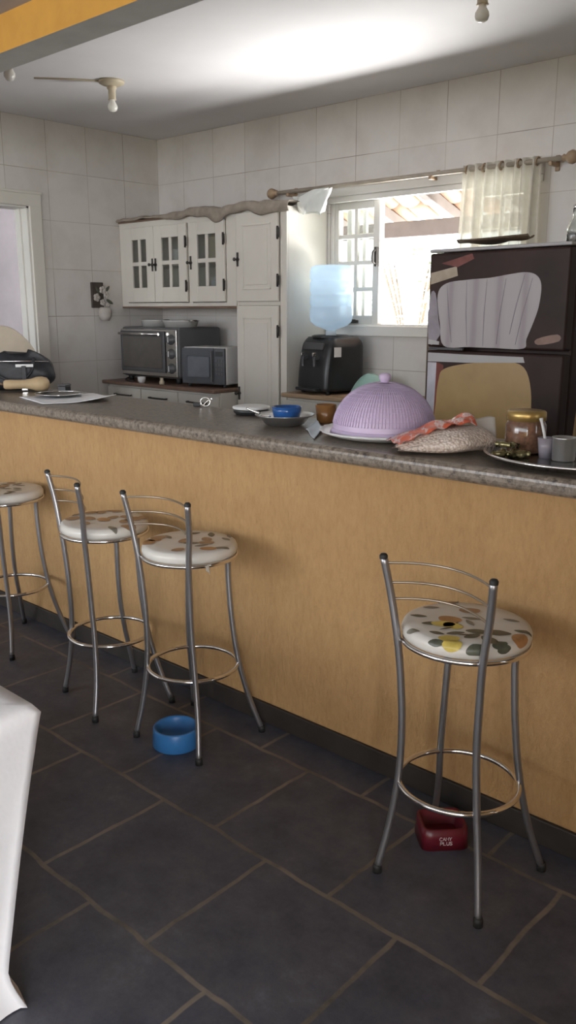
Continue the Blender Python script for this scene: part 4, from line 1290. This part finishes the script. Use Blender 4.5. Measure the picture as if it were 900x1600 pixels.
pr4 = [(-.040, -.015, .030, .024, .3, O_, 'fruit'), (-.035, .075, .028, .020, .7, B_, 'fruit'),
       (-.035, -.055, .030, .020, .6, Y_, 'fruit'), (-.010, -.050, .026, .022, 0, Y_, 'fruit'), (.028, -.128, .026, .020, .7, Y_, 'fruit'),
       (-.060, -.068, .026, .013, .7, L_, 'leaf'), (.020, -.085, .024, .011, .9, L_, 'leaf'), (.055, -.040, .030, .017, .5, L_, 'leaf'),
       (.095, -.015, .034, .020, .5, L_, 'leaf'), (.060, -.075, .024, .014, 1.2, L_, 'leaf'), (.105, -.070, .030, .018, -.4, L_, 'leaf'), (.135, -.075, .022, .016, 1.2, L_, 'leaf'),
       (-.115, -.045, .022, .010, .5, L_, 'leaf'), (-.125, .03, .022, .009, .7, G_, 'leaf'), (.08, .085, .022, .009, .2, G_, 'leaf'), (.14, .035, .024, .010, .3, L_, 'leaf'),
       (.155, -.01, .022, .03, .3, O_, 'fruit'), (-.12, .105, .03, .02, .6, B_, 'fruit'), (.0, .03, .028, .010, .4, G_, 'leaf'), (.01, .0, .022, .008, -.6, G_, 'leaf'),
       (.050, -.150, .024, .020, .7, Y_, 'fruit'), (.012, -.160, .022, .012, .3, L_, 'leaf'), (.105, -.128, .028, .020, .9, L_, 'leaf'), (.150, -.075, .020, .014, 1.2, L_, 'leaf'), (-.07, -.14, .02, .01, .2, G_, 'leaf'),
       (-.012, -.075, .022, .004, 1.2, S_, 'leaf'), (.042, -.085, .014, .004, .9, S_, 'leaf'), (-.015, -.115, .020, .010, .2, L_, 'leaf')]
def rand_prints(seed, cols):
    r = random.Random(seed); out = []
    for k in range(22):
        a = r.uniform(0, 2 * PI); q = .16 * math.sqrt(r.random())
        ty_ = r.choice(cols)
        fr_ = ty_ in (O_, B_, Y_)
        s_ = r.uniform(.022, .032)
        ok = all(math.hypot(q * math.cos(a) - p[0], q * math.sin(a) - p[1]) > .028 for p in out)
        if ok:
            out.append((q * math.cos(a), q * math.sin(a), s_, s_ * (.75 if fr_ else .45), r.uniform(0, 3), ty_, 'fruit' if fr_ else 'leaf'))
    return out
stool((-1.024, 1.798, 0), 0.0, 'nearest bar stool with bright fruit and leaf print seat at the right', pr4)
stool((-2.125, 1.832, 0), math.radians(4), 'bar stool with torn hanging seat cover standing over the blue pet bowl', rand_prints(5, [B_, G_, B_, G_, L_, O_]), True)
stool((-2.595, 1.818, 0), math.radians(-13), 'third bar stool from the right with brown fruit print on seat', rand_prints(11, [B_, O_, G_, B_]))
stool((-3.395, 1.862, 0), math.radians(6), 'farthest bar stool cut off by the left edge of the photo', rand_prints(16, [L_, G_, L_, B_]))

# ================================================================== PET BOWLS
pb = thing('pet_bowl', 'round blue plastic pet bowl on slate floor under a stool', 'bowl', (-2.125, 1.745, 0))
obj('bowl', MB().lathe([(0, 0), (.080, 0), (.084, .004), (.081, .066), (.078, .071), (.073, .071), (.069, .064), (.060, .036), (.045, .030), (0, .028)], seg=48), M['blue_plastic'], pb)
rf = thing('pet_feeder', 'dark red square pet bowl with white lettering on floor by baseboard', 'bowl', (-1.132, 1.905, 0), math.radians(46))
mb = MB()
for (s0, z0) in ((0, 0),):
    ring = [(.070, 0.0), (.066, .062), (.060, .064), (.056, .060), (.048, .020)]
    sq4 = []
    for (q, z) in ring:
        vs = []
        for k in range(32):
            a = 2 * PI * k / 32; ca, sa = math.cos(a), math.sin(a)
            vs.append(mb.bm.verts.new((q * math.copysign(abs(ca) ** .35, ca), q * .86 * math.copysign(abs(sa) ** .35, sa), z)))
        sq4.append(vs)
    for A, B in zip(sq4[:-1], sq4[1:]):
        for k in range(32):
            f = mb.bm.faces.new((A[k], A[(k + 1) % 32], B[(k + 1) % 32], B[k])); f.smooth = True
    mb.bm.faces.new(sq4[-1]); mb.bm.faces.new(sq4[0][::-1])
obj('bowl', mb, M['red_plastic'], rf)

STROKES = {'C': [[(1, .85), (.7, 1), (.3, 1), (0, .7), (0, .3), (.3, 0), (.7, 0), (1, .15)]], 'A': [[(0, 0), (.5, 1), (1, 0)], [(.2, .4), (.8, .4)]],
           'M': [[(0, 0), (0, 1), (.5, .4), (1, 1), (1, 0)]], 'Y': [[(0, 1), (.5, .5), (1, 1)], [(.5, .5), (.5, 0)]],
           'P': [[(0, 0), (0, 1), (.8, 1), (1, .75), (.8, .5), (0, .5)]], 'L': [[(0, 1), (0, 0), (1, 0)]], 'U': [[(0, 1), (0, .2), (.3, 0), (.7, 0), (1, .2), (1, 1)]],
           'S': [[(1, .85), (.7, 1), (.3, 1), (0, .75), (.3, .55), (.7, .45), (1, .25), (.7, 0), (.3, 0), (0, .15)]]}
def lettering(word, x0, z0, w_, h_, y, parent):
    mb = MB()
    for i, ch in enumerate(word):
        for st in STROKES[ch]:
            mb.tube([(x0 + i * w_ * 1.3 + px * w_, y, z0 + pz * h_) for px, pz in st], .0011, 6)
    obj('lettering', mb, M['letter'], parent)
lettering('CAMY', -.019, .032, .007, .010, -.0600, rf)
lettering('PLUS', -.017, .018, .007, .010, -.0605, rf)

# ================================================================== TABLE WITH WHITE CLOTH
TX, TY, TH = -1.43, .83, .72
tb = thing('dining_table', 'dining table hidden under the white cloth at the lower left', 'table', (TX - .75, TY - .55, 0))
obj('tabletop', MB().box(-.72, .735, -.52, .535, TH - .035, TH - .006, .004), M['dark_wood'], tb)
for x in (-.5, .5):
    for y in (-.3, .3):
        obj('leg', MB().box(x - .03, x + .03, y - .03, y + .03, 0, TH - .036, .003), M['dark_wood'], tb)
def cloth(u, v):
    # u around the four sides (0..1), v: 0 centre of top .. .35 edge .. 1 hem
    hx, hy = .75, .55
    per = [(hx, -hy), (hx, hy), (-hx, hy), (-hx, -hy)]
    q = u * 4; i = int(q) % 4; tt = q - int(q)
    a, b_ = per[i], per[(i + 1) % 4]
    ex, ey = a[0] + (b_[0] - a[0]) * tt, a[1] + (b_[1] - a[1]) * tt
    nrm = [(1, 0), (0, 1), (-1, 0), (0, -1)][i]
    if v < .35:
        k = v / .35
        return Vector((ex * k, ey * k, TH + .001 * math.sin(ex * 9 + ey * 7)))
    w_ = (v - .35) / .65
    z = TH - .012 * min(1, w_ * 8) - (TH - .016) * w_
    inset = .094 * min(1, w_ * 1.15) ** .85 - .03 * max(0, (w_ - .85) / .15) ** 1.5
    fold = .014 * w_ ** .8 * math.sin(u * 2 * PI * 17 + 2 * math.sin(u * 19))
    k = 1 - inset / hy
    kx = 1 - inset / hx * .6
    return Vector((ex * kx + nrm[0] * fold, ey * k + nrm[1] * fold, z))
tc_ = obj('tablecloth', MB().sheet(cloth, 240, 44, closed_u=True), M['cloth_white'])
bmx = bmesh.new(); bmx.from_mesh(tc_.data); bmesh.ops.remove_doubles(bmx, verts=bmx.verts[:], dist=1e-5); bmesh.ops.recalc_face_normals(bmx, faces=bmx.faces[:]); bmx.to_mesh(tc_.data); bmx.free()
for p in tc_.data.polygons:
    p.use_smooth = True
tag(tc_, 'white cloth draped over table corner at the lower left', 'tablecloth')
tc_.location = (TX - .75, TY - .55, 0)
